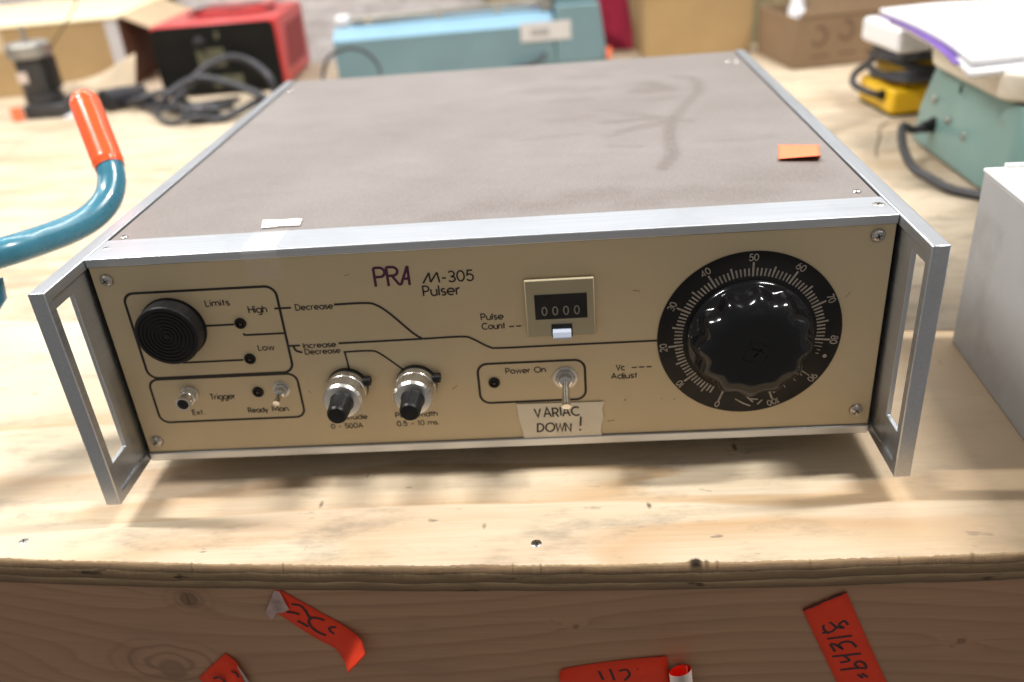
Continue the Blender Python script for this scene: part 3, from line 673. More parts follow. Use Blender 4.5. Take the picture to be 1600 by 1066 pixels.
# two ten-turn knobs
for kx in (.1337, .1750):
    c = (kx, FY, .0478)
    o = MB().lathe([(.0122, 0), (.0122, .0030), (.0116, .0036), (.0070, .0036)], c, (0, -1, 0), 40).build('turns_knob', M_BLACKP, inst)
    MB().box(kx + .0075, kx + .0150, FY - .0058, FY - .0006, .0500, .0547).build('lock_lever', M_BLACKP, o, bevel=.001)
    MB().lathe([(.0112, .0030), (.0120, .0036), (.0120, .0080), (.0117, .0084), (.0115, .0165), (.0104, .0182), (.0068, .0186)], c, (0, -1, 0), 120, knurl(3, 4, 60, .006)).build('knurled_collar', M_SATIN, o, smooth=25)
    MB().lathe([(.0072, .0180), (.0064, .0200), (.0058, .0310), (.0050, .0324), (.0001, .0326)], c, (0, -1, 0), 72, knurl(1, 2, 36, .012)).build('grip', M_BLACKP, o, smooth=25)
# big dial
DC = (.3667, .0694); DR = .0512
dial = MB().lathe([(DR, 0), (DR, .0006), (DR - .0008, .0011), (.002, .0011)], (DC[0], FY, DC[1]), (0, -1, 0), 96).build('dial_plate', M_DIAL, inst)
TD = front(FY - .0013)
def pol(a, r): return (DC[0] + r * math.sin(math.radians(a)), DC[1] + r * math.cos(math.radians(a)))
mb = MB()
for k in range(0, 101):
    a = -160 + 3.2 * k
    if 84 < k < 90 or 91 < k < 99 and k % 3: continue
    if k in (1, 2): continue
    r1, w = (.0452, .0011) if k % 10 == 0 else ((.0436, .0010) if k % 5 == 0 else (.0418, .00095))
    if 80 < k < 99: w *= .5
    r0 = .0372 if k % 10 else .0368
    if k > 82: r0 = .0398
    ribbon(mb, [pol(a, r0), pol(a, r1)], w, TD, 0)
ribbon(mb, arc(*pol(109.5, .0456), .0007, .0007, 0, 360, 10), .0009, TD, 4e-6, True)
for st_ in ([pol(179, .0402), pol(174, .0445)], [pol(188, .0420), pol(181, .0450), pol(176, .0470)], [pol(176, .0420), pol(170, .0432)], [pol(171, .0465), pol(167, .0440)]):
    ribbon(mb, st_, .0008, TD, 6e-6)
mb.build('scale_marks', M_WHITEINK, dial, smooth=0, recalc=False)
for k in range(0, 101, 10):
    mb = MB(); a = -160 + 3.2 * k; t = str(k); h = .0037; wd = text_width(t, .14) * h
    ca, sa = math.cos(math.radians(-a)), math.sin(math.radians(-a)); cx_, cz_ = pol(a, .0462 + (.0 if k not in (80, 90, 100, 0) else -.0006))
    def TT(p, cx_=cx_, cz_=cz_, ca=ca, sa=sa): return TD((cx_ + ca * p[0] - sa * p[1], cz_ + sa * p[0] + ca * p[1], p[2]))
    text(mb, t, -wd / 2, 0, h, TT, .16)
    mb.build('numeral', M_WHITEINK, dial, smooth=0, recalc=False)
NL = 12
AMP = [0, 0, 0, 0, .15, .6, 1, 1, .95, .7, .3, 0, 0]
KP = [(.0348, .0012), (.0354, .0030), (.0350, .0052), (.0338, .0062), (.0334, .0066), (.0333, .0078), (.0332, .0100), (.0322, .0140), (.0306, .0172), (.0280, .0198), (.0240, .0214), (.0170, .0216), (.0001, .0206)]
def scal(th, k, r):
    return r * (1 - .088 * AMP[k] * (0.5 - .5 * math.cos(NL * th + .5)) ** 0.9)
knob = MB().lathe(KP, (DC[0], FY, DC[1]), (0, -1, 0), 288, scal).build('dial_knob', M_BLACK, dial, smooth=60)
mb = MB(); kc = (DC[0] + .0005, DC[1] - .0005); TKn = front(FY - .0209)
sq = [(kc[0] + .0085 * math.cos(math.radians(a)), kc[1] + .0085 * math.sin(math.radians(a))) for a in (20, 110, 200, 290)]
ribbon(mb, sq, .0009, lambda p: (p[0], FY - .0211 - p[2], p[1]), 0, True)
ribbon(mb, [(kc[0] - .003, kc[1] + .003), (kc[0] + .0032, kc[1] - .0002)], .0012, lambda p: (p[0], FY - .0213 - p[2], p[1]), 0)
ribbon(mb, [(kc[0] + .0026, kc[1] + .0022), (kc[0] - .0016, kc[1] - .0026)], .0008, lambda p: (p[0], FY - .02135 - p[2], p[1]), 0)
mb.build('diamond_mark', M_DIAL, dial, smooth=0, recalc=False)

# ------------------------------------------------------------------ tapes and stickers on the instrument
def rough_outline(P, n, amp, which):
    out = []
    for i in range(len(P)):
        a, b = Vector(P[i]), Vector(P[(i + 1) % len(P)]); m_ = n if i in which else 1
        for k in range(m_):
            q = a.lerp(b, k / m_); nn = Vector((-(b - a).y, (b - a).x)).normalized()
            if k: q = q + nn * random.uniform(-amp, amp)
            out.append((q.x, q.y))
    return out
TN = front(FY - .0006)
mb = MB(); mb.prism(rough_outline([(.2326, .0302), (.2846, .0294), (.2832, .0240), (.2838, .0180), (.2822, .0100), (.2828, .0028), (.2356, .0040), (.2346, .0130), (.2334, .0200)], 4, .0003, (1, 2, 3, 4, 6, 7, 8)), 0, .0002, TN)
note = tag(mb.build('tape_note', M_MASK, None, smooth=0), 'torn cream masking tape note handwritten VARIAC DOWN! below the power switch', 'tape note')
TW = front(FY - .00088)
mb = MB()
text(mb, 'VARIAC', .2432, .0206, .0062, TW, .17, .0272, .2, .07, -.05); text(mb, 'DOWN', .2440, .0098, .0058, TW, .185, .0205, .16, .05, .08)
text(mb, '!', .2692, .0096, .0100, TW, .11, None, .1, 0, .05)
mb.build('handwriting', M_PEN, note, smooth=0, recalc=False)
def strip(cols, y_of, lift, name, m, th=.00025, k=5):
    """paper strip on the bench's front board: cols = [(top, bottom)], lift = how far each column stands off"""
    T_ = catmull([(a[0], a[1], 0) for a, b in cols], k); B_ = catmull([(b[0], b[1], 0) for a, b in cols], k)
    Lf = catmull([(l, 0, 0) for l in lift], k); mb = MB(); nv = 5
    for i in range(len(T_)):
        for j in range(nv):
            q = T_[i].lerp(B_[i], j / (nv - 1)); y = y_of(q.x) - .0006 - max(0, Lf[i].x) * (1 + .12 * math.sin(j * 1.3))
            mb.v.append((q.x, y, q.y))
    for i in range(len(T_) - 1):
        for j in range(nv - 1): mb.f.append((i * nv + j, i * nv + j + 1, (i + 1) * nv + j + 1, (i + 1) * nv + j)); mb.m.append(0)
    o = mb.build(name, m, None, smooth=60)
    s_ = o.modifiers.new('thickness', 'SOLIDIFY'); s_.thickness = th; s_.offset = 0
    return o
def ink(strokes, o, y_of, w, m, lift=None):
    mb = MB()
    for i, st_ in enumerate(strokes):
        st2 = curve2(st_, 5) if len(st_) > 2 else st_
        fn = (lambda p, i=i: (p[0], y_of(p[0]) - .0006 - (lift(p[0]) if lift else 0) - .00030 - i * 5e-6, p[1]))
        ribbon(mb, st2, w, fn, 0)
    mb.build('handwriting', m, o, smooth=0, recalc=False)
G_ST = 'orange stickers on the bench front board'
S1c = [[(0.0948, -0.0326), (0.0884, -0.0507)], [(0.1027, -0.0397), (0.0953, -0.0565)], [(0.1111, -0.0465), (0.1049, -0.0667)], [(0.1191, -0.0534), (0.1129, -0.0743)], [(0.1292, -0.0612), (0.1213, -0.0803)], [(0.139, -0.0691), (0.126, -0.0875)], [(0.1412, -0.0768), (0.1284, -0.0936)]]
o = tag(strip(S1c, ybm, [.0002, 0, 0, 0, .0006, .0035, .0075], 'orange_sticker', M_ORANGE), 'slanting orange sticker with a folded pale corner and black scrawl, curling at its lower end', 'sticker', G_ST)
ink([[(0.1021, -0.0458), (0.1071, -0.0468), (0.1096, -0.0515)], [(0.098, -0.0519), (0.1019, -0.0524), (0.1052, -0.0537)], [(0.103, -0.0587), (0.106, -0.0612), (0.1085, -0.0633)],
     [(0.1191, -0.0581), (0.1156, -0.0564), (0.1116, -0.0563), (0.1096, -0.0593), (0.1107, -0.0641), (0.1141, -0.0679), (0.1178, -0.07)], [(0.1093, -0.0499), (0.1102, -0.0546), (0.1116, -0.0563)],
     [(0.1207, -0.0637), (0.1213, -0.0669), (0.1249, -0.0698)], [(0.1213, -0.0633), (0.126, -0.0631)], [(0.1275, -0.0647), (0.132, -0.0689)]], o, ybm, .0016, M_PENRED, lambda x: 0.0001)
FL = [(0.0943, -0.0348), (0.0974, -0.0353), (0.1003, -0.0488), (0.0957, -0.0518), (0.0921, -0.0524), (0.088, -0.0578), (0.0855, -0.0522), (0.09, -0.0431)]
mb = MB(); mb.prism(FL, 0, .0002, lambda p: (p[0], ybm(p[0]) - .0012 - p[2] - .10 * max(0, p[0] - .0925) - .05 * max(0, .091 - p[0]), p[1])); mb.build('folded_corner', M_FLAP, o, smooth=0)
S2c = [[(0.384, -0.0514), (0.4057, -0.0391)], [(0.3955, -0.0793), (0.4184, -0.0694)], [(0.4069, -0.1064), (0.4343, -0.1065)], [(0.4128, -0.1211), (0.4435, -0.1261)]]
o = tag(strip(S2c, ybm, [.0004, 0, 0, 0], 'orange_sticker', M_ORANGE), 'long upright orange sticker with black handwritten digits, below the dial', 'sticker', G_ST)
ink([[(0.4094, -0.0638), (0.4069, -0.0607), (0.4046, -0.0636), (0.407, -0.0659), (0.4032, -0.0651), (0.3991, -0.0612), (0.3963, -0.0626), (0.397, -0.0671), (0.4, -0.0702)], [(0.4033, -0.0658), (0.4009, -0.0688), (0.3962, -0.0694)], [(0.3993, -0.0741), (0.4124, -0.0722)],
     [(0.4013, -0.0784), (0.4046, -0.0843)], [(0.4013, -0.0784), (0.4041, -0.0788), (0.4082, -0.0821), (0.4062, -0.0789), (0.4092, -0.0767), (0.413, -0.0776), (0.4158, -0.0812)], [(0.4034, -0.0882), (0.4188, -0.0863)], [(0.4098, -0.0876), (0.413, -0.0917), (0.4082, -0.0931)],
     [(0.4089, -0.0991), (0.4185, -0.0978), (0.4229, -0.098), (0.4213, -0.0939), (0.4179, -0.0926), (0.4166, -0.095), (0.4191, -0.0978)], [(0.4212, -0.1023), (0.4249, -0.1057)], [(0.4191, -0.1031), (0.4222, -0.1061)]], o, ybm, .0015, M_PENRED)
mb = MB(); mb.prism(rough_outline([(.3842, -.0508), (.4058, -.0385), (.4058, -.0392), (.3842, -.0520)], 14, .0004, (0, 2)), 0, .0004, lambda p: (p[0], ybm(p[0]) - .0013 - p[2], p[1])); mb.build('torn_edge', M_PENRED, o, smooth=0)
S4c = [[(0.2512, -0.0995), (0.252, -0.1391)], [(0.2546, -0.0954), (0.2561, -0.1372)], [(0.2833, -0.0894), (0.2865, -0.1321)], [(0.3118, -0.0854), (0.3170, -0.126)]]
o = tag(strip(S4c, ybm, [.002, .0004, 0, .0006], 'orange_sticker', M_ORANGE), 'wide orange sticker whose right end is rolled into a pale paper tube', 'sticker', G_ST)
ink([[(0.2589, -0.0997), (0.2607, -0.1044)], [(0.2737, -0.0974), (0.276, -0.1049)], [(0.28, -0.0957), (0.2824, -0.1051)], [(0.2851, -0.0973), (0.2895, -0.0965), (0.2911, -0.1007), (0.2882, -0.1053)], [(0.2959, -0.0948), (0.299, -0.1056)], [(0.2996, -0.1024), (0.3022, -0.1001), (0.3047, -0.103)],
     [(0.304, -0.0946), (0.3109, -0.0921)], [(0.3109, -0.0921), (0.3113, -0.0985)], [(0.3047, -0.0951), (0.3104, -0.0994)]], o, ybm, .0015, M_PENRED)
# rolled end: a scroll, pale outside and orange inside
mb = MB(); ns = 40
for side in (0, 1):
    base_i = len(mb.v)
    for i in range(ns + 1):
        a = -math.pi * .5 + 2 * math.pi * 1.3 * i / ns; rr = (.0074 - .0032 * i / ns) - side * .00025
        cx_, cy_ = .3182, ybm(.318) - .0072
        x, y = cx_ + rr * math.cos(a), cy_ - rr * math.sin(a)
        mb.v += [(x, y, -.0905 + .0026 * math.sin(a) + .0022 * math.cos(a) + .002 * i / ns), (x + .0040, y, -.135)]
    for i in range(ns): mb.f.append((base_i + 2 * i, base_i + 2 * i + 2, base_i + 2 * i + 3, base_i + 2 * i + 1)); mb.m.append(side)
mb.build('rolled_end', [M_BACKING, M_ORANGE], o, smooth=60, recalc=False)
S3c = [[(0.0525, -0.0872), (0.0304, -0.1093)], [(0.0587, -0.0935), (0.0343, -0.1206)], [(0.0597, -0.1018), (0.0376, -0.1267)], [(0.061, -0.1119), (0.0403, -0.1356)]]
o = tag(strip(S3c, ybm, [.0004, .0015, .003, .004], 'orange_sticker', M_ORANGE), 'pointed orange sticker corner at the bottom left of the bench front', 'sticker', G_ST)
ink([[(0.0414, -0.1063), (0.0442, -0.1047), (0.0469, -0.1056), (0.0483, -0.1099)], [(0.0544, -0.0991), (0.0575, -0.1009), (0.0581, -0.1051)]], o, ybm, .0016, M_PENRED, lambda x: .003)
mb = MB(); mb.prism([(.0588, -.0946), (.0604, -.0985), (.0640, -.1120), (.0610, -.1120), (.0597, -.1018)], 0, .0002, lambda p: (p[0], ybm(p[0]) - .0030 - p[2], p[1])); mb.build('backing_edge', M_BACKING, o, smooth=0)
# sticker on the cover and clear tape pieces
mb = MB(); P4 = [(.4016, .1036), (.4263, .0985), (.4345, .1320), (.4096, .1376)]; nn = 10
for i in range(nn + 1):
    for j in range(nn + 1):
        a = Vector(P4[0]).lerp(Vector(P4[1]), i / nn); b = Vector(P4[3]).lerp(Vector(P4[2]), i / nn); q = a.lerp(b, j / nn)
        u, v = i / nn, j / nn
        mb.v.append((q.x, q.y, ZC + .0005 + .0030 * max(0, .35 - v) ** 2 * 6 * (.6 + u)))
for i in range(nn):
    for j in range(nn): mb.f.append((i * (nn + 1) + j, (i + 1) * (nn + 1) + j, (i + 1) * (nn + 1) + j + 1, i * (nn + 1) + j + 1)); mb.m.append(0)
o = tag(mb.build('orange_sticker', M_ORANGE2, None, smooth=60), "small blank orange sticker on the instrument's brown top, its front edge lifting", 'sticker')
s_ = o.modifiers.new('thickness', 'SOLIDIFY'); s_.thickness = .00025
mb = MB()
for a, b in (((.0880, .0004), (.1090, .0004)),):
    pr = [(.0315, ZC + .0004), (.0290, PH + .0003), (.0, PH + .0003), (-.0006, PH - .0006), (-.0008, PH - .0052), (FY - .0004, PH - .0070), (FY - .0004, .1195)]
    for x in (.0884, .1084): mb.v += [(x + (.0010 if k > 3 else 0), q[0], q[1]) for k, q in enumerate(pr)]
    mb.f += [(k, k + 1, len(pr) + k + 1, len(pr) + k) for k in range(len(pr) - 1)]; mb.m += [0] * (len(pr) - 1)
tag(mb.build('clear_tape', M_TAPE, None, smooth=60), "strip of clear tape folded over the instrument's upper front rail", 'tape')
mb = MB(); mb.prism(rough_outline([(.0864, .0500), (.1108, .0484), (.1122, .0368), (.0995, .0372), (.0898, .0352)], 5, .0008, (0, 1, 3)), 0, .0002, lambda p: (p[0], p[1], ZC + .0004 + p[2]))
tag(mb.build('paper_scrap', M_WHITELAB, None, smooth=0), "torn white label remnant on the instrument's brown top behind the front rail", 'label remnant')

# ------------------------------------------------------------------ teal lever with an orange grip
lev = empty('lever_tool', (-.16, .01, ZT), 'teal steel hand lever with a bright orange grip, left of the instrument', 'lever')
LP = [(-.25, -.075, .116), (-.18, -.020, .119), (-.1185, .028, .1223), (-.0851, .054, .1234), (-.073, .0768, .1215), (-.0634, .0997, .1203), (-.0562, .1183, .122), (-.0509, .1335, .1283), (-.0498, .1441, .1372), (-.0517, .151, .1458), (-.0555, .1585, .154), (-.0644, .173, .1713), (-.0760, .1890, .1860)]
MB().tube(LP[:11], .0093, 24, smooth=5).build('lever_arm', M_TEALTUBE, lev)
g0, g1 = Vector(LP[9]), Vector((-.0800, .1945, .1905)); dr = (g1 - g0); gd = dr.normalized()
def grip_r(t):
    if t < .03: return .0100
    if t < .06: return .0108
    if t > .82: return .0106 * math.sqrt(max(0.0, 1 - ((t - .82) / .18) ** 2)) + .0001
    return .0106
MB().tube([g0 + dr * (1 - (1 - i / 60) ** 1.8) for i in range(61)], .0106, 40, smooth=0, rs=lambda t: grip_r(1 - (1 - t) ** 1.8)).build('grip', M_GRIP, lev)
mb = MB(); mb.prism([(-.040, .110), (.000, .105), (.010, .1065), (.008, .092), (-.002, .081), (-.020, .079), (-.04, .082)], -.002, .002, lambda p: (-.100 + p[0] * .9, .050 + p[0] * .55 - p[2], p[1]))
mb.build('pivot_plate', M_TEALTUBE, lev, bevel=.0008)
mb = MB(); mb.box(-.36, -.24, -.065, .06, ZT, ZT + .02); mb.box(-.285, -.245, -.064, -.058 + .012, ZT + .02, .125); mb.build('tool_base', M_TEALTUBE, lev, bevel=.003)

# ------------------------------------------------------------------ pale grey metal box on the right
gb = empty('metal_box', (.530, -.10, ZT), 'pale grey painted metal box with a white lid, at the right edge', 'metal box', None, -.056)
box_obj('body', M_GREYBOX, gb, 0, .26, -.06, .232, 0, .1275, .0012, world=False)
mb = MB(); mb.box(-.0006, .2606, -.0606, .2326, .1278, .1302); mb.build('lid', M_WHITEBOX, gb, bevel=.0008, world=False)
box_obj('back_lip', M_WHITEBOX, gb, .012, .25, .2290, .2324, .1302, .1330, .0004, world=False)
box_obj('lid_label', M_GREYBTN, gb, .055, .09, .15, .20, .1303, .1306, 0, world=False)

# ------------------------------------------------------------------ mint bench scale with a cream pan
ms = empty('bench_scale', (.70, .40, ZT), 'mint green bench scale with a worn cream pan and black cord', 'scale')
def taper(prof_pts, z0, z1, inset, name, m, parent, rad, seg=8, bev=.002):
    (x0, x1, y0, y1) = prof_pts
    def loop(i, r): 
        a, b, c, d = x0 + i, x1 - i, y0 + i, y1 - i
        return arc(b - r, d - r, r, r, 90, 0, seg) + arc(b - r, c + r, r, r, 0, -90, seg) + arc(a + r, c + r, r, r, -90, -180, seg) + arc(a + r, d - r, r, r, 180, 90, seg)
    lv = [(loop(ins, rad), z) for z, ins in zip(z0, inset)]; n = len(lv[0][0]); mb = MB()
    for l, z in lv: mb.v += [(a, b, z) for a, b in l]
    for k in range(len(lv) - 1): mb.f += [(k * n + i, k * n + (i + 1) % n, (k + 1) * n + (i + 1) % n, (k + 1) * n + i) for i in range(n)]
    mb.f.append(tuple(range(n))); mb.f.append(tuple((len(lv) - 1) * n + i for i in range(n)))
    mb.m = [0] * len(mb.f)
    return mb.build(name, m, parent, bevel=bev)
taper((.686, .95, .372, .630), [ZT + .006, .03, .078], 0, [0, .003, .012], 'scale_body', M_MINT, ms, .022)
MB().box(.70, .93, .40, .61, ZT, ZT + .0065).build('base_plate', M_BLACKP, ms)
taper((.680, .97, .394, .605), [.0785, .084, .104, .109], 0, [.012, .003, 0, .001], 'weighing_pan', M_CREAM, ms, .03, 8, .0015)
MB().tube([(.690, .565, .0190), (.6752, .56, .0179), (.6634, .56, .0164), (.649, .55, .0237), (.6393, .52, .0132), (.6377, .4815, .0), (.6484, .4547, -.006), (.6602, .4337, -.0105), (.676, .418, -.0115), (.70, .39, -.0115)], .0047, 14).build('power_cord', M_CABLE, ms)
MB().tube([(.694, .567, .0190), (.684, .563, .0188), (.676, .561, .018)], .0085, 16, smooth=3, rs=lambda t: .0092 if t < .5 else .0068).build('strain_relief', M_BLACKP, ms)
for q in ((.6882, .53, .033), (.6882, .487, .027), (.6885, .575, .046)):
    screw('screw', ms, q, (-1, .02, .14), .0042, M_NICKEL, .002)
MB().box(.6885, .6905, .512, .515, .066, .075).build('pointer_slot', M_DARK, ms)

# papers lying on the pan
pp = empty('paper_stack', (.72, .52, .109), 'thick stack of white papers with a violet notebook edge on the cream pan', 'papers')
def sheet(P, z, name, m, th, droop=.012, k=12):
    mb = MB()
    for i in range(k + 1):
        for j in range(k + 1):
            a = Vector(P[0]).lerp(Vector(P[1]), i / k); b = Vector(P[3]).lerp(Vector(P[2]), i / k); q = a.lerp(b, j / k); u, v = i / k, j / k
            zz = z - droop * max(0, .30 - v) ** 2 / .09 * (.4 + .6 * u) + .004 * math.sin(3 * v + 2 * u) - .004 * max(0, .2 - u) / .2
            mb.v += [(q.x, q.y, zz)]
    n_ = k + 1
    for i in range(k):
        for j in range(k): mb.f.append((i * n_ + j, (i + 1) * n_ + j, (i + 1) * n_ + j + 1, i * n_ + j + 1)); mb.m.append(0)
    o = mb.build(name, m, pp, smooth=60)
    s_ = o.modifiers.new('thickness', 'SOLIDIFY'); s_.thickness = th; s_.offset = -1
    return o
sheet([(.652, .418), (.98, .388), (1.02, .70), (.672, .700)], .1190, 'paper_sheets', M_PAPER, .0065)
sheet([(.648, .445), (.97, .415), (1.00, .71), (.662, .708)], .1215, 'notebook_cover', M_PAPERV, .0014)
sheet([(.655, .425), (.98, .393), (1.02, .71), (.664, .712)], .1290, 'paper_sheets', M_PAPER, .0068)

# ------------------------------------------------------------------ yellow unit with a wound cord
yu = empty('yellow_charger', (.70, .73, ZT), 'yellow electrical unit with white top and black cord wound around it', 'electrical unit', None, .10)
B = lambda nm, m, *a, **k: box_obj(nm, m, yu, *a, world=False, **k)
B('base', M_YELLOW, 0, .105, 0, .105, .003, .036, bevel=.005)
B('column', M_YELLOW, .016, .095, .010, .095, .036, .084, bevel=.003)
B('top_cap', M_WHITEP, -.004, .104, -.006, .108, .082, .113, bevel=.006, seg=3)
B('base_gasket', M_BLACKP, .002, .103, .002, .103, 0, .0035, bevel=.0008)
for i, (zz, rr, tilt) in enumerate(((.045, .004, -.012), (.054, .012, .006), (.062, .003, -.010), (.070, .009, .008), (.077, .0035, .0))):
    pts = []
    for k in range(29):
        a = 2 * math.pi * k / 28; hx, hy = .047 + rr * .7, .050 + rr
        cx_, cy_ = math.cos(a), math.sin(a); s_ = (abs(cx_) ** 3.2 + abs(cy_) ** 3.2) ** (-1 / 3.2)
        pts.append((.055 + hx * cx_ * s_, .052 + hy * cy_ * s_, zz + tilt * math.sin(a + i)))
    MB().tube(pts, .0046, 12, smooth=3).build('cord_turn', M_CABLE, yu, world=False)
MB().tube([(-.002, .028, .024), (-.010, .024, .026), (-.022, .038, .030), (-.026, .065, .034), (-.014, .088, .042), (.004, .095, .05)], .0046, 12).build('cord_tail', M_CABLE, yu, world=False)
MB().tube([(.004, .026, .024), (-.006, .026, .025)], .008, 14, smooth=2, rs=lambda t: .0085 - .002 * t).build('cord_bushing', M_BLACKP, yu, world=False)

# ------------------------------------------------------------------ cardboard boxes
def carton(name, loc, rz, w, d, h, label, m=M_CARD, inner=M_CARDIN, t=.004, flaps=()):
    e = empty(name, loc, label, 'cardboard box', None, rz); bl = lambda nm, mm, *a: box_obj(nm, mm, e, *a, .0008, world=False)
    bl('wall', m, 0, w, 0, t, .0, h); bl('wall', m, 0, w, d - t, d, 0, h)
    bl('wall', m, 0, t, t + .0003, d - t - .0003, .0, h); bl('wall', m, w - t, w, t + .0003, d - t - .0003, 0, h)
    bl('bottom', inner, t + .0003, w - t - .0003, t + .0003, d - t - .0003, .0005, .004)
    for nm, mm, verts in flaps:
        mb = MB(); A, Bq, C_, D_ = [Vector(v) for v in verts]; nrm = (Bq - A).cross(D_ - A).normalized() * .003
        mb.add([A, Bq, C_, D_, A + nrm, Bq + nrm, C_ + nrm, D_ + nrm], [(0, 1, 2, 3), (7, 6, 5, 4), (0, 4, 5, 1), (1, 5, 6, 2), (2, 6, 7, 3), (3, 7, 4, 0)])
        mb.build(nm, mm, e, bevel=.0005, world=False)
    return e
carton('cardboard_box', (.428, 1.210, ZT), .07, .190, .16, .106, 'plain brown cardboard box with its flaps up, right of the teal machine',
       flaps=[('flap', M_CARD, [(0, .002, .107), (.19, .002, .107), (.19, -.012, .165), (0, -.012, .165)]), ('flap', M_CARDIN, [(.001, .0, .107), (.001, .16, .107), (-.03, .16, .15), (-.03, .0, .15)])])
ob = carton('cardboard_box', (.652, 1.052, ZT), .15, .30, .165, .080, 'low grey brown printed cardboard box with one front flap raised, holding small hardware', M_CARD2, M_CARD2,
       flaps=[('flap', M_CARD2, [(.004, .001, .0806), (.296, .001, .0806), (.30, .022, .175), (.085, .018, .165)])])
mb = MB(); TP = lambda p: (p[0], -.0004 - p[2], p[1])
for cx_, cz_ in ((.040, .050), (.085, .056), (.130, .052)):
    ribbon(mb, arc(cx_, cz_, .012, .014, -150, 110), .0045, TP, 0)
for cx_, cz_ in ((.030, .018), (.075, .020), (.120, .020)): ribbon(mb, [(cx_, cz_), (cx_ + .032, cz_)], .003, TP, 2e-6)
mb.build('box_print', M_CARDPRINT, ob, smooth=0, world=False, recalc=False)
# hardware in the open box
h1 = tag(MB().lathe([(.014, 0), (.014, .078), (.011, .082), (.011, .10), (.004, .102)], (.676, 1.150, ZT + .0045), (.02, .05, 1), 24).build('metal_canister', M_WHITEP, None), 'pale cylindrical canister standing in the open box', 'canister')
h2 = tag(MB().tube([(.700, 1.10, .02), (.703, 1.118, .055), (.712, 1.132, .071), (.730, 1.142, .076), (.770, 1.150, .070)], .0085, 14).build('black_fitting', M_BLACKP, None), 'black curved hose fitting lying across the open box', 'fitting')
h3 = tag(MB().box(.664, .678, 1.094, 1.108, ZT + .0045, .069).build('metal_block', M_WHITEP, None, bevel=.002), 'small bright white block just inside the near left corner of the open box', 'block')
lc = empty('cardboard_box', (-.90, 1.268, ZT), 'large tan cardboard carton with a pale lid, at the far left', 'cardboard box', None, .10)
bl = lambda nm, mm, *a: box_obj(nm, mm, lc, *a, .0015, world=False)
bl('wall', M_CARD, -.10, .322, 0, .006, 0, .128); bl('wall', M_CARDSHADE, .318, .324, .0065, .40, 0, .128)
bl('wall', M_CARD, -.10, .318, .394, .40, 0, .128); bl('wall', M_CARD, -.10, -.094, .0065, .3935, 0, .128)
bl('lid', M_CARDTOP, -.103, .327, -.003, .403, .1282, .134)
bl('corner_tape', M_WHITELAB, .298, .3235, -.0008, -.0001, .045, .127)
mb = MB(); mb.add([(.327, .02, .128), (.327, .30, .128), (.40, .33, .085), (.40, .06, .080), (.327, .02, .131), (.327, .30, .131), (.401, .33, .088), (.401, .06, .083)], [(0, 1, 2, 3), (7, 6, 5, 4), (0, 4, 5, 1), (1, 5, 6, 2), (2, 6, 7, 3), (3, 7, 4, 0)])
mb.build('flap', M_CARDIN, lc, world=False)
bl('wide_tape', M_CARDIN, -.10, .10, -.0007, -.0001, .085, .127)
mc = carton('cardboard_box', (.13, 1.52, ZT - .02), .0, .26, .12, .105, 'brown cardboard box behind the teal machine', flaps=[('flap', M_CARDTOP, [(.09, .0, .106), (.17, .0, .106), (.17, -.03, .130), (.09, -.03, .130)])])

# ------------------------------------------------------------------ long teal bench machine
tm = empty('bench_sealer', (-.140, 1.20, ZT), 'long low teal bench machine with a grey bar along its top', 'bench machine', None, .075)
prf = [(0, 0), (.0, .072), (.045, .088), (.11, .088), (.11, 0)]
mb = MB(); mb.prism(prf, 0, .405, lambda p: (p[2], p[0], p[1])); body = mb.build('machine_body', M_TEAL, tm, bevel=.0025, world=False)
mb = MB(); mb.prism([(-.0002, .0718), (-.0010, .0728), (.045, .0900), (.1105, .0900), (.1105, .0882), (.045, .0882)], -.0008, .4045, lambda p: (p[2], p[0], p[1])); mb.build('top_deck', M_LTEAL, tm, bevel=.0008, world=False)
mb = MB(); mb.prism([(.405, 0), (.502, 0), (.487, .104), (.409, .104)], -.0015, .112, lambda p: (p[0], p[2], p[1])); mb.build('end_housing', M_TEAL, tm, bevel=.003, world=False)
mb = MB(); mb.prism([(.411, .104), (.486, .104), (.476, .150), (.415, .150)], .012, .10, lambda p: (p[0], p[2], p[1])); mb.build('hinge_block', M_TEAL, tm, bevel=.003, world=False)
mb = MB(); mb.prism([(.0455, .1045), (.0455, .0935), (.072, .0935), (.072, .1045)], .032, .405, lambda p: (p[2], p[0], p[1] + .02 * (p[2] - .03))); arm_ = mb.build('press_bar', M_STEELGREY, tm, bevel=.002, world=False)
box_obj('bar_bracket', M_STEELGREY, tm, .383, .408, .040, .078, .0895, .128, .002, world=False)
for xx in (.06, .19, .30): box_obj('bar_clip', M_CHROME, arm_, xx, xx + .006, .0445, .0735, .0925, .1085, .0005, world=False)
lt = box_obj('latch', M_WHITEP, tm, .002, .026, .048, .085, .0895, .108, .002, world=False); box_obj('latch_gap', M_STEELGREY, lt, .0015, .0265, .0475, .0482, .0895, .096, 0, world=False)
al = MB().box(.342, .434, -.0030, -.0020, .045, .078).build('asset_label', M_WHITELAB, tm, world=False)
mb = MB()
for k in range(11): mb.box(.362 + k * .0030, .362 + k * .0030 + (.0012 if k % 3 else .0022), -.0033, -.0031, .054, .066)
mb.build('barcode', M_BARCODE, al, smooth=0, world=False)
MB().tube([(.385, -.002, .022), (.378, -.010, .016), (.355, -.018, .008), (.32, -.02, .004)], .0035, 10).build('power_cord', M_CABLE, tm, world=False)
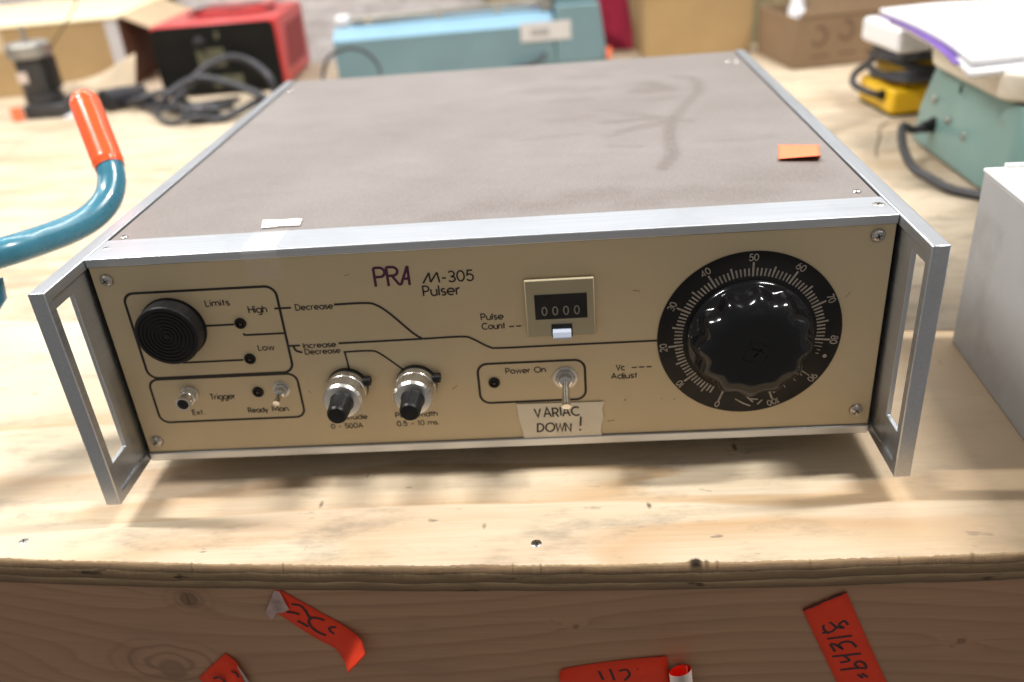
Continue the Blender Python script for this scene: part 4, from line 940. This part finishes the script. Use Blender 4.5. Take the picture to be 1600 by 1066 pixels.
tag(MB().tube([(-.150, 1.11, -.013), (-.155, 1.14, -.006), (-.1577, 1.16, .0073), (-.1444, 1.16, .0356), (-.1189, 1.15, .049), (-.0931, 1.15, .0516), (-.0683, 1.15, .0411), (-.0503, 1.14, .0187), (-.0473, 1.12, .0004), (-.047, 1.09, -.0125)], .0032, 12).build('black_cable', M_CABLE, None), 'black cable looping up in front of the left end of the teal machine', 'cable')
tag(MB().box(.357, .3655, 1.2265, 1.2275, -.010, .010).build('orange_sticker', M_ORANGE2, None), 'tiny orange sticker on the right lower corner of the teal machine', 'sticker')

# dark red garment behind the bench
mb = MB(); nU, nV = 48, 26
for i in range(nU):
    a = 2 * math.pi * i / nU
    for j in range(nV):
        t = j / (nV - 1); z = -.75 + 1.0 * t
        wz = .115 - .030 * max(0, (z + .05) / .3) + .006 * math.sin(7 * t + 3 * math.sin(a)) + .004 * math.sin(5 * a + 9 * t)
        cx_ = .322 - .10 * max(0, z + .02)
        mb.v.append((cx_ + wz * math.cos(a), 1.53 + .085 * math.sin(a) + .004 * math.sin(4 * a + 6 * t), z))
for i in range(nU):
    for j in range(nV - 1): mb.f.append((i * nV + j, ((i + 1) % nU) * nV + j, ((i + 1) % nU) * nV + j + 1, i * nV + j + 1))
mb.f += [tuple(i * nV + nV - 1 for i in range(nU)), tuple(i * nV for i in range(nU))]; mb.m = [0] * len(mb.f)
tag(mb.build('red_garment', M_MAROON, None, smooth=80), 'dark red cloth garment hanging just behind the bench', 'garment')

# ------------------------------------------------------------------ red and black power unit with cables
ru = empty('power_unit', (-.458, 1.165, ZT), 'red metal power unit with a black rear panel and louvres', 'power unit', None, .05)
R_ = lambda nm, m, *a, **k: box_obj(nm, m, ru, *a, world=False, **k)
sh = R_('casing', M_REDBOX, 0, .228, 0, .225, .006, .126, bevel=.004)
MB().prism(rrect(-.0006, .2225, .004, .1225, .012), -.0022, .004, lambda p: (p[0], p[2], p[1])).build('rear_panel', M_BLKPANEL, ru, bevel=.001, world=False)
mb = MB()
for k in range(8): 
    yk = .035 + k * .020
    mb.prism([(yk, .030), (yk + .010, .030), (yk + .034, .105), (yk + .024, .105)], .2279, .2287, lambda p: (p[2], p[0], p[1]))
for k in range(9):
    xk = .055 + k * .018
    mb.prism([(xk, .06), (xk + .005, .06), (xk + .030, .16), (xk + .025, .16)], .1259, .1267, lambda p: p)
mb.build('louvre', M_REDDARK, sh, smooth=0, world=False)
R_('top_cowl', M_REDBOX, .050, .185, .100, .205, .1262, .134, bevel=.003)
MB().tube([(.045, .085, .129), (.062, .10, .137), (.09, .12, .1375), (.13, .105, .1365), (.165, .125, .1375), (.20, .12, .129)], .0024, 8).build('carry_strap', M_BLACKP, ru, world=False)
R_('rating_plate', M_OLIVE, .075, .125, -.0030, -.0023, .050, .082, bevel=.0003); R_('rating_plate', M_OLIVE, .095, .150, -.0030, -.0023, .014, .034, bevel=.0003)
MB().lathe([(.012, 0), (.012, .003), (.006, .010), (.0055, .014)], (.085, -.002, .092), (0, -1, 0), 20).build('socket', M_DARK, ru, world=False)
R_('bright_tag', M_OLIVE, .115, .121, -.0030, -.0023, .098, .110, bevel=.0002)
for fx in (.02, .208):
    for fy in (.02, .205): MB().lathe([(.009, 0), (.010, .0065)], (fx, fy, 0), (0, 0, 1), 14).build('foot', M_BLACKP, ru, world=False)
CB = [('thick grey black cable arching high across the black rear panel', .0064, [(-.4062, 1.0428, -.0105), (-.3769, 1.05, .0126), (-.3637, 1.09, .0334), (-.3381, 1.11, .0494), (-.3065, 1.13, .0555), (-.2711, 1.13, .0432), (-.2378, 1.1, .0229), (-.2299, 1.0964, -.0105)]),
      ('black cable arching low across the foot of the black rear panel', .0064, [(-.5042, 1.135, -.0105), (-.42, 1.03, -.004), (-.3895, 1.02, .0181), (-.3681, 1.04, .0314), (-.3441, 1.06, .0362), (-.2998, 1.05, .0289), (-.2387, 1.02, .0124), (-.1918, .9955, -.0105)]),
      ('nearest black cable lying slack on the bench in front of the red unit', .0062, [(-.5442, 1.2000, -.0105), (-.4786, 1.130, -.0105), (-.4057, 1.0662, -.0100), (-.3423, .9873, -.0100), (-.2912, .9493, -.0105), (-.2598, .9709, -.0060), (-.2383, 1.0094, .000), (-.2316, 1.06, -.0105)]),
      ('black cable running from the small motor towards the red unit', .0056, [(-.66, 1.145, -.010), (-.6462, 1.18, -.004), (-.604, 1.19, -.008), (-.561, 1.173, -.0110), (-.4782, 1.105, -.002), (-.40, 1.045, .000), (-.3654, 1.0088, -.001), (-.30, .985, -.0105), (-.2757, .9542, -.0110)])]
CB += [('black cable doubled back beside the plug', .0056, [(-.52, 1.115, -.0110), (-.47, 1.075, .004), (-.42, 1.085, .012), (-.385, 1.06, .002), (-.34, 1.03, -.0100), (-.29, 1.045, -.0100)]),
       ('slim black cable curling round the inline connector', .0046, [(-.30, 1.10, -.0115), (-.35, 1.04, -.004), (-.40, .99, .000), (-.37, .955, -.0115), (-.32, .945, -.004), (-.28, .955, -.0115)])]
for lb, r, pts in CB: tag(MB().tube(pts, r, 14).build('black_cable', M_CABLE, None), lb, 'cable', 'cables lying behind the instrument')
pl = empty('cable_plug', (-.515, 1.125, ZT), 'black moulded cable plug with an open dark end, left of the red unit', 'plug')
MB().tube([(-.535, 1.085, .004), (-.515, 1.118, .004), (-.49, 1.15, .002)], .019, 20, smooth=3, rs=lambda t: .0195 - .006 * t).build('plug_shell', M_CABLE, pl)
MB().lathe([(.0165, 0), (.0165, .0008)], (-.5352, 1.0846, .004), (-.5, -.83, 0), 20).build('plug_opening', M_DARK, pl)
tag(MB().tube([(-.345, .965, -.004), (-.315, .960, .002), (-.29, .968, .000)], .013, 14, smooth=4, rs=lambda t: .010 + .004 * math.sin(t * 3)).build('inline_connector', M_CABLE, None), 'dull black inline cable connector beside the instrument rail', 'connector')

# ------------------------------------------------------------------ small motor, scrap paper and slips at the far left
mo = empty('small_motor', (-.652, 1.10, ZT), 'small dark motor standing on end with a grey cap and thin shaft', 'motor')
MB().lathe([(.027, .036), (.029, .040), (.029, .098), (.027, .100)], (-.650, 1.10, ZT), (0, 0, 1), 40).build('motor_can', M_MOTOR, mo)
MB().lathe([(.033, .100), (.036, .102), (.036, .121), (.032, .125), (.008, .126)], (-.650, 1.10, ZT), (0, 0, 1), 40).build('end_cap', M_STEELGREY, mo)
MB().lathe([(.004, .1255), (.004, .152), (.003, .153)], (-.650, 1.10, ZT), (0, 0, 1), 14).build('shaft', M_STEELGREY, mo)
MB().box(-.676, -.598, 1.066, 1.15, ZT, ZT + .024).build('motor_base', M_MOTOR, mo, bevel=.004)
MB().lathe([(.026, .024), (.032, .026), (.032, .040), (.026, .0415)], (-.648, 1.10, ZT), (0, 0, 1), 32).build('mount_collar', M_MOTOR, mo)
MB().box(-.622, -.612, 1.085, 1.11, .03, .085).build('side_terminal', M_BLACKP, mo, bevel=.002)
MB().box(-.668, -.650, 1.0695, 1.0712, .045, .064).build('nameplate', M_BACKING, mo)
MB().tube([(-.617, 1.11, .085), (-.612, 1.113, .100), (-.5847, 1.12, .1289), (-.5488, 1.12, .1682), (-.52, 1.13, .24)], .0013, 8).build('lead_wire', M_BLACKP, mo)
tag(MB().box(-.693, -.675, 1.0560, 1.0645, ZT + .0002, ZT + .024).build('orange_sticker', M_ORANGE2, None, bevel=.0005), 'small orange tag at the foot of the dark motor', 'sticker')
tag(MB().prism([(-.604, 1.055), (-.565, 1.07), (-.572, 1.10), (-.597, 1.09)], 0, .0006, lambda p: (p[0], p[1], ZT + .0002 + p[2] + .15 * (p[1] - 1.055))).build('paper_slip', M_PAPER, None), 'little white paper slip beside the dark motor', 'paper slip')
mb = MB(); nA, nB = 22, 10
for i in range(nA):
    u = i / (nA - 1)
    for j in range(nB):
        v = j / (nB - 1)
        x = -.685 + .172 * u + .006 * v; y = 1.165 + .018 * math.sin(3 * u) + .035 * v - .01 * u
        z = ZT + .012 - .008 * u + v * (.016 + .056 * u ** 1.2) + .004 * math.sin(6 * u + 2 * v) * v
        mb.v.append((x, y, z))
for i in range(nA - 1):
    for j in range(nB - 1): mb.f.append((i * nB + j, (i + 1) * nB + j, (i + 1) * nB + j + 1, i * nB + j + 1)); mb.m.append(0)
o = tag(mb.build('kraft_paper', M_KRAFT, None, smooth=80), 'curled tan scrap of kraft paper between the motor and the red unit', 'paper scrap')
s_ = o.modifiers.new('thickness', 'SOLIDIFY'); s_.thickness = .0005
tag(MB().tube([(.6917, .7106, ZT + .0009), (.6700, .680, ZT + .0009), (.6581, .6425, ZT + .0009), (.640, .60, ZT + .0009), (.6308, .5676, ZT + .0009)], .0006, 6).build('thin_wire', M_CABLE, None), 'thin dark wire lying on the bench beside the mint scale', 'wire')
